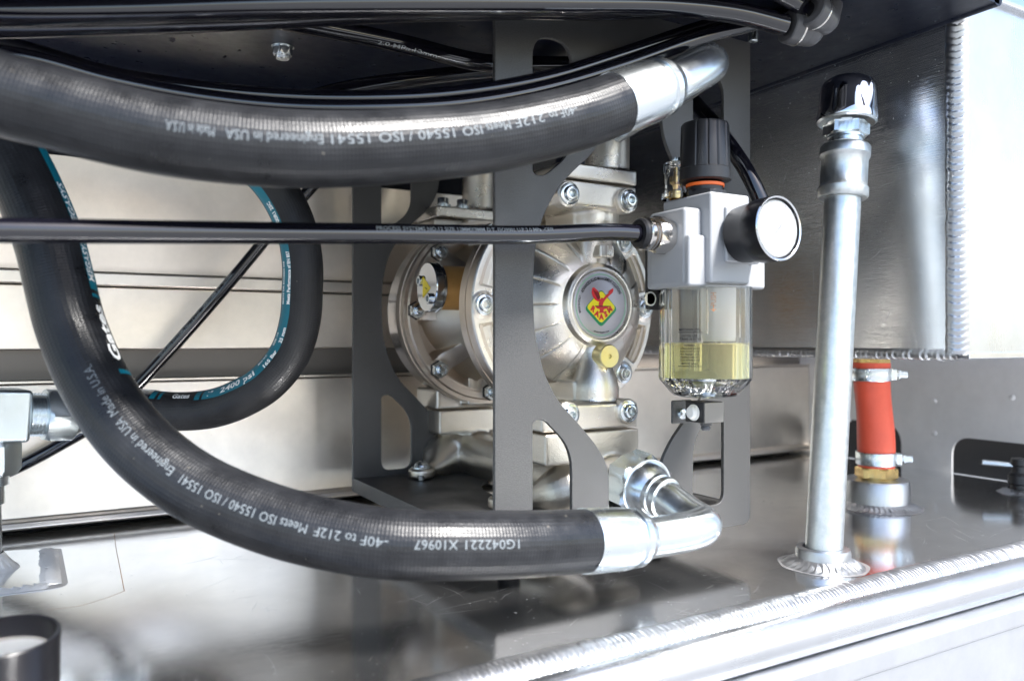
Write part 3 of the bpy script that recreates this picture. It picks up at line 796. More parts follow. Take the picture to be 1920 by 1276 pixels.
# badge
BYF = YF - .0570
badge = obj('badge', lathe((XC, BYF, ZP), (0, -1, 0), [(-.001, .0308), (.0005, .0308), (.0007, .0304), (.0007, 0)], 72), 'badge_metal', pump)
fy_ = BYF - .0008
def flat_shape(name, loops, mat, layer, parent=badge):
    bm = outline_mesh(loops, .00008)
    bm.transform(Matrix.Translation((XC, fy_ - .00012 * layer, ZP)) @ Matrix(((1, 0, 0, 0), (0, 0, -1, 0), (0, 1, 0, 0), (0, 0, 0, 1))))
    return obj(name, bm, mat, parent, flat=True)
def circ(r, n=64, cx=0, cy=0): return [(cx + r * math.cos(2 * PI * k / n), cy + r * math.sin(2 * PI * k / n)) for k in range(n)]
flat_shape('rim_line', [circ(.0288), circ(.0276)], 'logo_pale_green', 1)
S = .00108
flat_shape('green_diamond', [rounded([(0, -19.5 * S), (17.5 * S, -3.5 * S), (0, 13.5 * S), (-17.5 * S, -3.5 * S)], .0042)], 'logo_green', 1)
flat_shape('yellow_diamond', [rounded([(0, -16.2 * S), (15.6 * S, -2.2 * S), (0, 12.5 * S), (-15.6 * S, -2.2 * S)], .0038)], 'logo_yellow', 2)
# bird with raised wings standing on an anvil
flat_shape('red_wing', [[(-1.5, 3), (-3.5, 2.6), (-6.8, 4.2), (-9.2, 7.2), (-10.2, 10.4), (-9.4, 14.2), (-7.6, 14.6), (-5.5, 13.2), (-3.4, 11.6), (-2.2, 9.8), (-1.2, 6.5)]].__class__([[(x * S, y * S) for x, y in [(-1.5, 3), (-3.5, 2.6), (-6.8, 4.2), (-9.2, 7.2), (-10.2, 10.4), (-9.4, 14.2), (-7.6, 14.6), (-5.5, 13.2), (-3.4, 11.6), (-2.2, 9.8), (-1.2, 6.5)]]]), 'logo_red', 3)
flat_shape('red_wing', [[(x * S, y * S) for x, y in [(.8, 4), (2.8, 6.2), (5.0, 8.4), (7.6, 9.8), (8.0, 11.8), (10.6, 13.6), (12.6, 14.6), (13.0, 13.0), (12.0, 10.6), (9.2, 8.6), (6.6, 6.6), (4.2, 4.4), (2.0, 1.6)]]], 'logo_red', 3)
flat_shape('red_bird_body', [[(x * S, y * S) for x, y in [(-1.5, 4.5), (.5, 6.2), (2.6, 5.0), (2.0, 1.6), (1.4, -1.0), (-.4, -2.4), (-2.6, -1.4), (-2.8, 1.2)]]], 'logo_red', 4)
flat_shape('red_anvil', [[(x * S, y * S) for x, y in [(-6.6, -1.4), (8.4, -1.4), (5.4, -3.2), (2.4, -4.0), (2.2, -5.6), (4.4, -7.0), (-3.6, -7.0), (-1.6, -5.6), (-2.0, -3.8), (-5.0, -3.0)]]], 'logo_red', 4)
for k in range(5):
    flat_shape('feather_line', [[(( -9.0 + k * 1.4) * S, (12.8 - k * .6) * S), ((-8.6 + k * 1.4) * S, (12.8 - k * .6) * S), ((-3.4 + k * .5) * S, (4.4 + k * .4) * S), ((-3.7 + k * .5) * S, (4.2 + k * .4) * S)]], 'print_black', 5)
flat_shape('anvil_line', [[(x * S, y * S) for x, y in [(-6.8, -1.0), (8.6, -1.0), (8.2, -1.6), (-6.4, -1.6)]]], 'print_black', 5)
def arc_text(body, size, rad, a_mid, mat, top=True, bold=0, spread=None):
    bm = text_bm(body, size, bold); x0, x1 = bm_extent(bm); k = (spread * rad / (x1 - x0)) if spread else 1
    for v in bm.verts:
        x = (v.co.x - (x0 + x1) / 2) * k; y = v.co.y
        if top: a = a_mid - x / rad; rr = rad + y
        else: a = a_mid + x / rad; rr = rad - y
        v.co = Vector((XC + rr * math.cos(a), fy_ - .0007, ZP + rr * math.sin(a)))
    return obj('badge_lettering', bm, mat, badge, flat=True)
arc_text('ADVANCED FLUID MANAGEMENT SOLUTIONS', .0043, .0243, R(90), 'print_black', True, .00010, R(128))
arc_text('MADE IN ITALY', .0030, .0250, R(180), 'print_black', True, .00004, R(36))
arc_text('www.raasm.com', .0031, .0255, R(270), 'print_black', False, .00004, R(40))
for ch, x, y, rot in (('R', -9.0, -3.9, -34), ('A', -4.8, -8.0, -22), ('A', -.1, -10.6, 0), ('S', 4.7, -8.2, 22), ('M', 9.0, -4.2, 36)):
    bm = text_bm(ch, .0068, .00045); mt = Matrix.Rotation(R(rot), 4, 'Z')
    for v in bm.verts:
        q = mt @ v.co; v.co = Vector((XC + q.x + x * S, fy_ - .0006, ZP + q.y + y * S))
    obj('badge_letter', bm, 'logo_red', badge, flat=True)

# ================================================================== LUBRICATOR WITH GAUGE
LX, LY = .469, .4925
lub = thing('air_lubricator', 'silver airline lubricator with black knob, round gauge and clear bowl of yellow oil', 'lubricator', (LX, LY, .150))
obj('body', box(.448, .491, .4637, .521, .245, .3175), 'body_silver', lub, bevel=.0026)
obj('port_block', box(.4305, .4495, .474, .518, .2435, .3055), 'body_silver', lub, bevel=.0035)
obj('skirt', box(.4312, .516, .4700, .522, .2425, .2835), 'body_silver', lub, bevel=.0026)
obj('side_block', box(.489, .508, .4725, .515, .272, .3045), 'body_silver', lub, bevel=.003)
obj('gauge_seat', box(.462, .500, .4610, .470, .262, .3065), 'body_silver', lub, bevel=.002)
# knob
kb = lathe((LX, LY, .331), (0, 0, 1), [(0, 0), (0, .019), (.001, .0212), (.010, .0212), (.0108, .0205), (.0112, .0205), (.046, .0196), (.048, .0185), (.0485, .016), (.0485, 0)], 120, rfun=lambda a, t: 1 - (.035 if (t > .0105 and t < .0482 and (a * 14 / (2 * PI)) % 1 < .10) else 0))
obj('adjusting_knob', kb, 'plastic_black', lub)
obj('orange_ring', lathe((LX, LY, .3265), (0, 0, 1), [(0, .0150), (.0004, .0158), (.0026, .0158), (.003, .0150)], 48), 'orange_ring', lub)
obj('collar', cyl((LX, LY, .317), (0, 0, 1), .0115, .0146, 48, .001), 'plastic_black', lub)
obj('panel_nut', hexbm((LX, LY, .3172), (0, 0, 1), .0062, .031), 'plastic_black', lub)
# sight dome
sx, sy = .4545, .5105
dome = obj('sight_dome', lathe((sx, sy, .318), (0, 0, 1), [(0, .0125), (.005, .0125), (.0055, .0105), (.022, .0100), (.0224, .0106), (.030, .0104), (.0308, .0096), (.0312, .004), (.029, .0038), (.020, .0082), (.006, .0086), (0.002, .0084)], 40, rfun=lambda a, t: 1 + (.03 if t > .02 and math.cos(a * 12) > 0 else 0)), 'acrylic', lub)
obj('sight_needle', lathe((sx, sy, .3185), (0, 0, 1), [(0, .0070), (.006, .0066), (.008, .0030), (.012, .0036), (.014, .0060), (.019, .0056), (.021, .003), (.026, .003), (.026, 0)], 24), 'brass', lub)
obj('sight_cap', hexbm((sx, sy, .349), (0, 0, 1), .004, .008), 'zinc', lub)
# pressure gauge
gz = .2845; gc = Vector((.4795, .4625, gz)); ax = (0.02, -1, 0.03)
ga = obj('pressure_gauge', lathe(gc, ax, [(0, 0), (0, .018), (.002, .0225), (.020, .0240), (.022, .0250), (.034, .0252), (.0375, .0250), (.0382, .0238), (.0378, .0228), (.0350, .0222), (.0345, 0)], 72), 'gauge_black', lub)
obj('gauge_rim', lathe(gc, ax, [(.0374, .0228), (.0383, .0236), (.0386, .0246), (.0378, .0252)], 72), 'chrome_plate', ga)
obj('gauge_face', lathe(gc, ax, [(.0349, .0219), (.0352, .0215), (.0352, 0)], 48), 'gauge_white', ga)
obj('gauge_glass', lathe(gc, ax, [(.0362, .0221), (.0385, .0200), (.0400, .014), (.0408, .007), (.0410, 0)], 48), 'lens_glass', ga)
a_, gx, gy = frame_of(ax)
a_, gx, gy = frame_of(ax)
gl = NBM()
for k in range(31):
    t = R(-135 + 9 * k); ln = .0042 if k % 5 == 0 else .0022; d = gx * math.cos(t) + gy * -math.sin(t); l = d.cross(a_) * .00018
    p0 = gc + a_ * .0354 + d * .0190; p1 = gc + a_ * .0354 + d * (.0190 - ln); gl.faces.new([gl.verts.new(q) for q in (p0 - l, p0 + l, p1 + l, p1 - l)])
obj('gauge_scale', gl, 'print_light', ga, flat=True)
gl = NBM(); d = gx * math.cos(R(-135)) - gy * math.sin(R(-135)); l = d.cross(a_) * .0005
gl.faces.new([gl.verts.new(q + gc + a_ * .0357) for q in (-l * 1.2 - d * .004, l * 1.2 - d * .004, l * .3 + d * .014, -l * .3 + d * .014)])
obj('gauge_needle', gl, 'print_light', ga, flat=True)
# bowl
BX, BY = .4725, .4955
ribf = lambda a, t: 1 + .020 * max(0, math.cos(a * 12 + .4)) ** 6 * (1 if .0 < t < .087 else 0)
outer = [(.090, .0378), (.088, .0380), (.0165, .0380), (.0140, .0374), (.004, .0290), (.001, .0255), (0, .022), (0, 0)]
inner = [(.0075, 0), (.0075, .022), (.011, .0275), (.016, .0338), (.090, .0342), (.090, .0378)]
bowl = obj('bowl', lathe((BX, BY, .1535), (0, 0, 1), list(reversed(outer)) , 144, rfun=ribf), 'acrylic', lub)
bmb = add_lathe(NBM(), (BX, BY, .1535), (0, 0, 1), [(t, r) for t, r in reversed(outer)] + [(t, r) for t, r in reversed(inner)], 144, rfun=ribf)
bmesh.ops.remove_doubles(bmb, verts=bmb.verts, dist=1e-6); bmesh.ops.recalc_face_normals(bmb, faces=bmb.faces)
old = bowl.data; me = bpy.data.meshes.new('bowl'); bmb.to_mesh(me); bmb.free(); me.transform(Matrix.Translation(-wloc(bowl))); me.shade_smooth(); me.set_sharp_from_angle(angle=R(25)); me.materials.append(M['acrylic']); bowl.data = me
obj('oil', lathe((BX, BY, .1535), (0, 0, 1), [(.0079, 0), (.0079, .0216), (.0113, .0271), (.016, .0334), (.0445, .0336), (.0447, .0330), (.0447, 0)], 64), 'oil', bowl)
obj('bowl_drain', lathe((BX, BY, .1535), (0, 0, 1), [(-.001, 0), (-.001, .008), (.003, .010), (.004, .006), (.007, .006), (.007, 0)], 24), 'zinc', lub)
obj('pickup_tube', cyl((BX - .002, BY + .004, .176), (0, 0, 1), .068, .0022, 20), 'acrylic', lub)
obj('sight_stem', cyl((BX - .012, BY - .012, .205), (0, 0, 1), .038, .0030, 20, .0005), 'acrylic', lub)
obj('inner_guide', lathe((BX + .010, BY - .006, .200), (0, 0, 1), [(0, 0), (0, .0135), (.004, .0150), (.043, .0155)], 40), 'frosted_plastic', lub)
def bowl_pt(a, zz): return Vector((BX + .0385 * math.cos(a), BY + .0385 * math.sin(a), zz))
def bowl_text(body, size, a0, zz, mat, length=None, vertical=False):
    bm = text_bm(body, size, .00004); x0, x1 = bm_extent(bm); k = length / (x1 - x0) if length else 1
    for v in bm.verts:
        x = (v.co.x - (x0 + x1) / 2) * k; y = v.co.y
        if vertical: x, y = -y, x
        v.co = bowl_pt(a0 + x / .0385, zz + y)
    return obj('bowl_lettering', bm, mat, lub, flat=True)
A0 = math.atan2(-.62, -.78)       # towards the left of the bowl as the camera sees it
aa = R(208)
for txt, sz, zz, ln in (('MAX.DRAIN LEVEL', .0030, .2085, .0185), ('NOTES: USE', .0026, .2035, .012), ('TURBINE OIL ISO VG', .0026, .2010, .0175),
                        ('WARNING', .0028, .1960, .010), ('DEPRESSURIZE BEFORE', .0023, .1935, .0165), ('FILLING. DO NOT EXCEED', .0023, .1912, .0165),
                        ('MAX. PRESSURE 1.5 MPa', .0023, .1889, .016), ('TEMPERATURE 60 C', .0023, .1866, .0165), ('CLEAN WITH MILD SOAP', .0023, .1843, .0165), ('MIN.OIL LEVEL', .0026, .1815, .014)):
    bowl_text(txt, sz, aa, zz, 'print_black', ln)
for zz in (.2062, .1792):
    bm = NBM()
    n = 12; rows = []
    for i in range(n + 1):
        a = aa - .26 + .52 * i / n; rows.append((bm.verts.new(bowl_pt(a, zz)), bm.verts.new(bowl_pt(a, zz + .0005))))
    for u, v in zip(rows, rows[1:]): bm.faces.new((u[0], v[0], v[1], u[1]))
    obj('level_line', bm, 'print_black', lub, flat=True)
bowl_text('PUSH', .0062, R(236), .2325, 'print_tan', .0105, True)
bowl_text('\u2190', .006, R(236), .2250, 'print_orange', None, True)
# fittings
fz = .2845
ft = obj('push_in_fitting', hexbm((.4310, .4955, fz), (-1, 0, 0), .016, .0265, .16), 'nickel_fitting', lub)
obj('fitting_neck', lathe((.416, .4955, fz), (-1, 0, 0), [(0, .0105), (.002, .0105), (.0022, .0125), (.0042, .0130), (.0046, .0112), (.006, .0112), (.0062, .0132), (.0095, .0135), (.0105, .0125), (.0105, 0)], 48), 'nickel_fitting', lub)
obj('release_ring', lathe((.4055, .4955, fz), (-1, 0, 0), [(0, .0120), (.003, .0122), (.0048, .0108), (.0050, .0072), (0, .0072)], 48), 'plastic_black', lub)
# mounting pieces between lubricator and cage
mb = obj('mount_plate', outline_mesh([rounded([(.4275, .226), (.450, .226), (.450, .290), (.4275, .290)], .004)], .003), 'plastic_black', lub)
me = mb.data; off = wloc(mb)
me.transform(Matrix.Translation(off)); me.transform(Matrix(((1, 0, 0, .008), (0, 0, -1, .527), (0, 1, 0, 0), (0, 0, 0, 1)))); mb.location = Vector((0, 0, 0)) - wloc(lub)
c = onY(1219, 560, .5250)
obj('mount_screw', lathe(c, (0, -1, 0), [(-.001, .0062), (.0006, .0062), (.0006, .0048), (-.0005, .0046), (-.0005, 0)], 24), 'bolt_steel', lub)
q0 = onY(1277, 775, .533); 
obj('lower_clip', box(q0.x - .011, q0.x + .012, .5315, .5345, q0.z - .0085, q0.z + .012), 'powder_coat', lub, bevel=.002)
ls = obj('clip_screw', lathe(q0 + Vector((-.001, -.0018, 0)), (0, -1, 0), [(-.001, .0052), (.002, .0050), (.003, .0042), (.0034, .002), (.0028, .0018), (.0028, 0)], 24), 'bolt_steel', lub)
q1 = P(1318, 772, .668)
blk = obj('drain_block', box(q1.x - .009, q1.x + .013, q1.y - .010, q1.y + .012, q1.z - .0085, q1.z + .009), 'plastic_black', lub, bevel=.001)
obj('block_side', box(q1.x - .0085, q1.x + .0125, q1.y - .0112, q1.y - .0102, q1.z - .008, q1.z + .0085), 'block_grey', lub)
obj('drain_button', lathe((q1.x - .0092, q1.y + .001, q1.z), (-1, 0, 0), [(0, .0068), (.001, .0068), (.0012, .0050), (.004, .0050), (.0048, .0042), (.0048, 0)], 28), 'plastic_white', lub)
obj('drain_nipple', lathe((q1.x + .003, q1.y, q1.z - .008), (0, 0, -1), [(0, .0048), (.003, .0048), (.0035, .0034), (.005, .0040), (.006, .0040), (.0075, .0030), (.0075, 0)], 24), 'plastic_grey', lub)

# ================================================================== HOSES
HR = .0216
PRN = '1G042221   X10967      -40F to 212F  Meets ISO 15540 / ISO 15541  Engineered in USA  Made in U.S.A.'
def ferrule(c, t, name='ferrule', parent=None, r0=.0222, L=.055, mat='zinc'):
    return obj(name, lathe(c, t, [(-.004, r0 - .0012), (-.004, r0), (.002, r0 + .0006), (L * .62, r0 + .0002), (L * .64, r0 - .0022), (L * .74, r0 - .0022), (L * .76, r0 - .0006), (L * .86, r0 - .0010), (L * .90, r0 - .003), (L, r0 - .0045), (L, .012)], 12 * 6,
               rfun=lambda a, q: 1 - .012 * (1 - abs(math.cos(a * 4))) if .002 < q < L * .88 else 1), mat, parent, sharp=30)
# --- lower hose
pts = [(1100, 1013, .553), (980, 1019, .520), (855, 1021, .500), (740, 1019, .492), (655, 1008, .492), (525, 978, .495), (380, 920, .502), (302, 868, .508), (240, 808, .515), (180, 720, .525), (133, 610, .535), (112, 530, .54), (93, 455, .545), (60, 370, .55), (15, 280, .555), (-50, 180, .56), (-130, 80, .56), (-220, 0, .56)]
hp = Path([P(*p) for p in pts], 10)
lo = thing('lower_hydraulic_hose', 'thick black hydraulic hose curving down from the left edge to the bottom elbow fitting', 'hose', P(855, 1085, .5))
obj('rubber_tube', sweep(hp, HR, 48, step=.0035), 'rubber_big', lo)
t0 = -hp.tan(.003); c0 = hp.at(0)
ferrule(c0, t0, parent=lo)
e0 = c0 + t0 * .052
elb = Path([e0, e0 + t0 * .012, P(1318, 984, .630) + Vector((.0, 0, 0)), Vector((.4465, .485, .058)), Vector((.4425, .508, .068)), Vector((XC, .530, .0725))], 12)
obj('elbow_tube', sweep(elb, .0152, 40, step=.003), 'zinc', lo, sharp=60)
obj('elbow_collar', lathe(elb.at(elb.L - .013), elb.tan(elb.L - .013), [(-.009, .0145), (-.008, .0172), (-.004, .0178), (-.003, .0166), (-.001, .0166), (0, .0180), (.004, .0184), (.010, .0184)], 48), 'zinc', lo)
nd = Vector((0, 1, .10)).normalized()
obj('nut_shoulder', lathe(Vector((XC, .518, .0720)), nd, [(0, .0165), (.003, .0185), (.0125, .0243), (.014, .0243)], 48), 'zinc', lo)
obj('swivel_nut', hexbm(Vector((XC, .5305, .0732)), nd, .026, .052, .10, phase=R(8)), 'zinc', lo, sharp=20)
mid = hp.nearest(560, 960)
def run_text(path, parent, body, s_a, s_b, phi, r, mat='print_white', size=.0072, flip=1):
    s_m = (s_a + s_b) / 2; return text_on_path('hose_lettering', body, size, path, s_m, phi, r, mat, parent, flip, abs(s_b - s_a), .00012)
def seg_text(path, parent, items, phi, r, size, mat='print_white', flip=1, bold=0):
    for body, (xa, ya), (xb, yb) in items:
        sa, sb = path.nearest(xa, ya), path.nearest(xb, yb)
        text_on_path('hose_lettering', body, size, path, (sa + sb) / 2, phi, r, mat, parent, flip, abs(sb - sa), bold)
seg_text(hp, lo, [('1G042221', (938, 1020), (856, 1020)), ('X10967', (838, 1020), (768, 1020)), ('-40F to 212F', (728, 1016), (600, 998)), ('Meets ISO 15540 / ISO 15541', (590, 996), (362, 905)), ('Engineered in USA', (352, 898), (242, 812)), ('Made in U.S.A.', (236, 804), (172, 708))],
         .02, HR, .0080, 'print_white', 1, .0)
# teal label strip on the inner side of the hose
s_a, s_b = hp.nearest(10, 275), hp.nearest(140, 640)
PH = None
def phi_towards(path, s, px_dir):
    """angle round the hose that leans towards an image direction (dx,dy up)"""
    c, t, v, wv = path.view_frame(s); d = RT * px_dir[0] + Vector((0, 0, px_dir[1])); return math.atan2(d.dot(wv), d.dot(v) * .0 + 1e-9) 
sg = 1 if (RT).dot(hp.view_frame(s_b)[3]) > 0 else -1
ph0, ph1 = sg * R(52), sg * R(84)
mkA, mkB = hp.nearest(150, 640), hp.nearest(176, 720)
band_on_path('teal_band', hp, hp.nearest(118, 562), hp.nearest(-10, 250), ph0, ph1, HR, 'teal', lo)
band_on_path('teal_band', hp, hp.nearest(190, 740), hp.nearest(184, 726), ph0 * .9, ph1 * .92, HR, 'teal', lo)
band_on_path('teal_band', hp, hp.nearest(196, 748), hp.nearest(193, 744), ph0 * .9, ph1 * .92, HR, 'teal', lo)
band_on_path('teal_band', hp, hp.nearest(124, 578), hp.nearest(121, 571), ph0, ph1, HR, 'teal', lo)
def band_text(path, parent, body, a, b, phi, r, size, mat, flip, bold=.0002):
    sa, sb = path.nearest(*a), path.nearest(*b)
    return text_on_path('hose_lettering', body, size, path, (sa + sb) / 2, phi, r, mat, parent, flip, abs(sb - sa), bold)
band_text(hp, lo, 'MEGASYS', (113, 545), (97, 470), sg * R(63), HR, .0085, 'paint_white', 1)
band_text(hp, lo, 'MEGASYS', (93, 455), (60, 370), sg * R(63), HR, .0085, 'paint_white', 1)
band_text(hp, lo, 'Gates', (175, 712), (128, 592), sg * R(60), HR, .0125, 'paint_white', 1, .0004)

# --- upper hose
pts = [(1158, 194, .556), (1080, 222, .535), (980, 246, .515), (890, 262, .497), (800, 271, .48), (640, 280, .458), (500, 277, .445), (320, 256, .432), (200, 230, .424), (100, 203, .418), (0, 176, .412), (-90, 145, .41), (-220, 90, .41), (-360, 20, .41)]
up_ = Path([P(*p) for p in pts], 10)
uh = thing('upper_hydraulic_hose', 'thick black hydraulic hose sweeping across the top of the picture to a bright ferrule', 'hose', P(640, 350, .458))
obj('rubber_tube', sweep(up_, HR, 48, step=.0035), 'rubber_big', uh)
t0 = -up_.tan(.003); c0 = up_.at(0); ferrule(c0, t0, parent=uh)
e0 = c0 + t0 * .052
q = P(1330, 118, .632)
elu = Path([e0, e0 + t0 * .010, P(1328, 120, .628), q + Vector((.004, .022, -.003)), q + Vector((-.002, .055, -.012)), q + Vector((-.02, .10, -.03))], 12)
obj('elbow_tube', sweep(elu, .0158, 40, step=.003), 'zinc', uh, sharp=60)
SG = 1 if Vector((0, 0, -1)).dot(up_.view_frame(up_.L * .3)[3]) > 0 else -1
seg_text(up_, uh, [('Made in U.S.A.', (415, 268), (318, 256)), ('Engineered in USA', (595, 281), (432, 270)), ('ISO 15540 / ISO 15541', (870, 264), (615, 281)), ('Meets', (925, 256), (880, 263)), ('212F', (985, 244), (938, 254)), ('-40F to', (1055, 230), (995, 242))], -SG * .27, HR, .0078, 'print_white', 1, .0)

# --- loop hose
LR = .0182
pts = [(284, 768, .752), (340, 771, .750), (400, 765, .745), (455, 745, .735), (505, 712, .725), (545, 660, .725), (563, 600, .725), (567, 545, .725), (567, 490, .725), (556, 430, .725), (532, 375, .725), (500, 330, .72), (455, 290, .71), (400, 255, .70), (330, 225, .69)]
lp_ = Path([P(*p) for p in pts], 10)
lh = thing('looped_hydraulic_hose', 'black hydraulic hose with teal printed stripe making a loop left of the pump', 'hose', P(400, 800, .715))
obj('rubber_tube', sweep(lp_, LR, 40, step=.003), 'rubber_loop', lh)
t0 = -lp_.tan(.003); c0 = lp_.at(0)
obj('ferrule', lathe(c0, t0, [(-.004, .0182), (-.004, .0190), (.026, .0190), (.028, .0172), (.034, .0172), (.036, .0182), (.050, .0176), (.052, .014)], 60, rfun=lambda a, q: 1 - .012 * (1 - abs(math.cos(a * 4)))), 'zinc', lh, sharp=30)
sgl = 1 if (-RT).dot(lp_.view_frame(lp_.nearest(567, 545))[3]) > 0 else -1
b0, b1 = sgl * R(34), sgl * R(72)
band_on_path('teal_band', lp_, lp_.nearest(286, 770), lp_.nearest(300, 770), b0, b1, LR, 'teal', lh)
for a, c in (((308, 770), (311, 770)), ((315, 770), (318, 770)), ((383, 768), (386, 767)), ((390, 767), (394, 766))):
    band_on_path('teal_band', lp_, lp_.nearest(*a), lp_.nearest(*c), b0, b1, LR, 'teal', lh)
band_on_path('teal_band', lp_, lp_.nearest(402, 765), lp_.nearest(455, 290), b0, b1, LR, 'teal', lh)
pm = sgl * R(50)
def ltx(body, a, b, size, phi=pm, bold=.0002, mat='paint_white'): band_text(lp_, lh, body, a, b, phi, LR, size, mat, 1, bold)
ltx('Gates', (332, 771), (368, 769), .0085)
ltx('1"', (412, 762), (424, 757), .0078)
ltx('2400 psi', (440, 751), (505, 712), .0088)
ltx('165 Bar', (518, 698), (540, 668), .0050, sgl * R(40))
ltx('MAX W.P.', (512, 705), (532, 680), .0034, sgl * R(62), .0001)
ltx('25 mm', (550, 648), (559, 618), .0050, sgl * R(40))
ltx('SIZE -16', (545, 658), (555, 632), .0034, sgl * R(62), .0001)
ltx('Meets Performance of EN 857', (565, 575), (567, 470), .0050, sgl * R(40))
ltx('MEETS OR EXCEEDS SAE', (565, 572), (567, 490), .0034, sgl * R(62), .0001)
ltx('100R1 2SC', (553, 420), (528, 368), .0060, sgl * R(45))

# --- tee fitting at the left edge carrying the loop hose
tee = thing('tee_fitting', 'zinc plated threaded tee fitting with hex nut at the left edge', 'fitting', P(20, 900, .69))
ax_ = -lp_.tan(.003); ctr = c0 + t0 * .046
axn = Vector((ax_.x, ax_.y, 0)).normalized()
ax_ = axn
o1 = P(143, 776, .6615); 
ds = lambda px: P(px, 776, .66)
hx = obj('hex_nut', hexbm(P(137, 777, .735), (P(60, 777, .712) - P(137, 777, .735)), .024, .045, .12, phase=R(30)), 'zinc_rough', tee)
dirn = (P(60, 777, .712) - P(137, 777, .735)).normalized()
pN = P(137, 777, .735)
obj('swivel_end', lathe(pN, -dirn, [(-.001, .0200), (.002, .0197), (.006, .0170), (.020, .0170), (.030, .0165), (.062, .0165)], 40), 'zinc', tee)
thr = [(.020, .0170)] + [(.021 + .0013 * k, .0196 - .0020 * (k % 2)) for k in range(1, 13)] + [(.040, .0170)]
obj('threaded_nipple', lathe(pN, dirn, thr, 48), 'zinc', tee, sharp=80)
obj('tee_body', box(-.0228, .0228, -.0228, .0228, .038, .095, mtx=Matrix.Translation(pN) @ dirn.to_track_quat('Z', 'Y').to_matrix().to_4x4()), 'zinc_rough', tee, bevel=.004)
pB = pN + dirn * .066
obj('tee_branch', hexbm(pB + Vector((0, 0, -.022)), (0, 0, -1), .030, .042, .15), 'zinc_rough', tee, sharp=20)
obj('branch_neck', lathe(pB + Vector((0, 0, -.047)), (0, 0, -1), [(0, .0150), (.014, .0150), (.015, .0120), (.030, .0120), (.031, .0095), (pB.z - .047 - .0, .0095)], 32), 'zinc', tee)
# weld boss below it, on a welded patch plate
pp = thing('welded_patch_plate', 'aluminium patch plate with raised weld beads on the deck at left edge', 'plate', onZ(20, 1070))
A1, A2, A3 = onZ(88, 1032), onZ(92, 1098), onZ(-60, 1117); A4 = onZ(-60, 1040)
bm = NBM(); zt = Vector((0, 0, .0022))
vs = [bm.verts.new(p + zt) for p in (A1, A4, A3, A2)]; bm.faces.new(vs)
vb = [bm.verts.new(p - Vector((0, 0, .0005))) for p in (A1, A4, A3, A2)]
for k in range(4): bm.faces.new((vs[k], vb[k], vb[(k + 1) % 4], vs[(k + 1) % 4]))
bmesh.ops.recalc_face_normals(bm, faces=bm.faces)
obj('patch', bm, 'alu_floor', pp)
mb_ = outline_mesh([rounded([(p.x, p.y) for p in (A1 + Vector((.012, .004, 0)), A4, A3 + Vector((0, -.012, 0)), A2 + Vector((.014, -.012, 0)))], [.006, 0, 0, .018], 6)], .0004)
obj('etched_margin', mb_, 'weld_edge', pp, flat=True)
obj('weld_bead', weld_strip([A1.lerp(A2, k / 4) + Vector((0, 0, .001)) for k in range(5)], .0185, .0034, .0034, (0, 0, 1), 10, seed=11, rip=.6, taper=.006), 'weld_bright', pp, sharp=80)
obj('weld_bead', weld_strip([A3.lerp(A2, k / 5) + Vector((0, 0, .001)) for k in range(6)], .0150, .0032, .0075, (0, 0, 1), 10, seed=12, rip=.7, taper=.006), 'weld_bright', pp, sharp=80)
pb = Vector((pB.x, pB.y, .0))
obj('weld_ring', ring_weld((pb.x, pb.y, .0022), .011, .013, .014, .0034, 4), 'weld_bright', pp, sharp=80)

# ================================================================== BLACK AIR TUBES
def air_tube(pts, r, label, fill=None, n=10, txt=None, phi=0.0, group=None, matt='tube_black'):
    p = Path([P(*q) for q in pts], n); mid_ = p.at(p.L / 2)
    t = thing('air_tube', label, 'air tube', mid_ - Vector((0, 0, r)), 'black plastic air tubes')
    obj('tube', sweep(p, r, 28, step=.004), matt, t, sharp=60)
    return t, p
TR = .0067
fe = Vector((.406, .4955, fz))
mp = Path([fe, fe + Vector((-.03, 0, -.0006)), onY(1000, 440, .494), onY(700, 438, .492), onY(400, 436, .492), onY(100, 433, .492), onY(-60, 431, .492)], 12)
mt_ = thing('air_tube', 'black air tube running level across the middle into the lubricator', 'air tube', mp.at(mp.L / 2) - Vector((0, 0, TR)), 'black plastic air tubes')
obj('tube', sweep(mp, TR, 36, step=.005), 'tube_black', mt_, sharp=60)
def tube_text(p, parent, body, a, b, phi, r, size=.0042, mat='print_dim', flip=1): band_text(p, parent, body, a, b, phi, r, size, mat, flip, .00005)
sgm = 1 if Vector((0, 0, 1)).dot(mp.view_frame(mp.L * .4)[3]) > 0 else -1
text_on_path('tube_lettering', 'PROCESS SYSTEMS NO.12 SIZE 12MMX9MM D.T. ISO9001 U.P 2.0 MPa -CE0I', .0042, mp, (mp.nearest(700, 438) + mp.nearest(1035, 440)) / 2, sgm * R(30), TR, 'print_dim', mt_, -1, abs(mp.nearest(700, 438) - mp.nearest(1035, 440)), .00006)

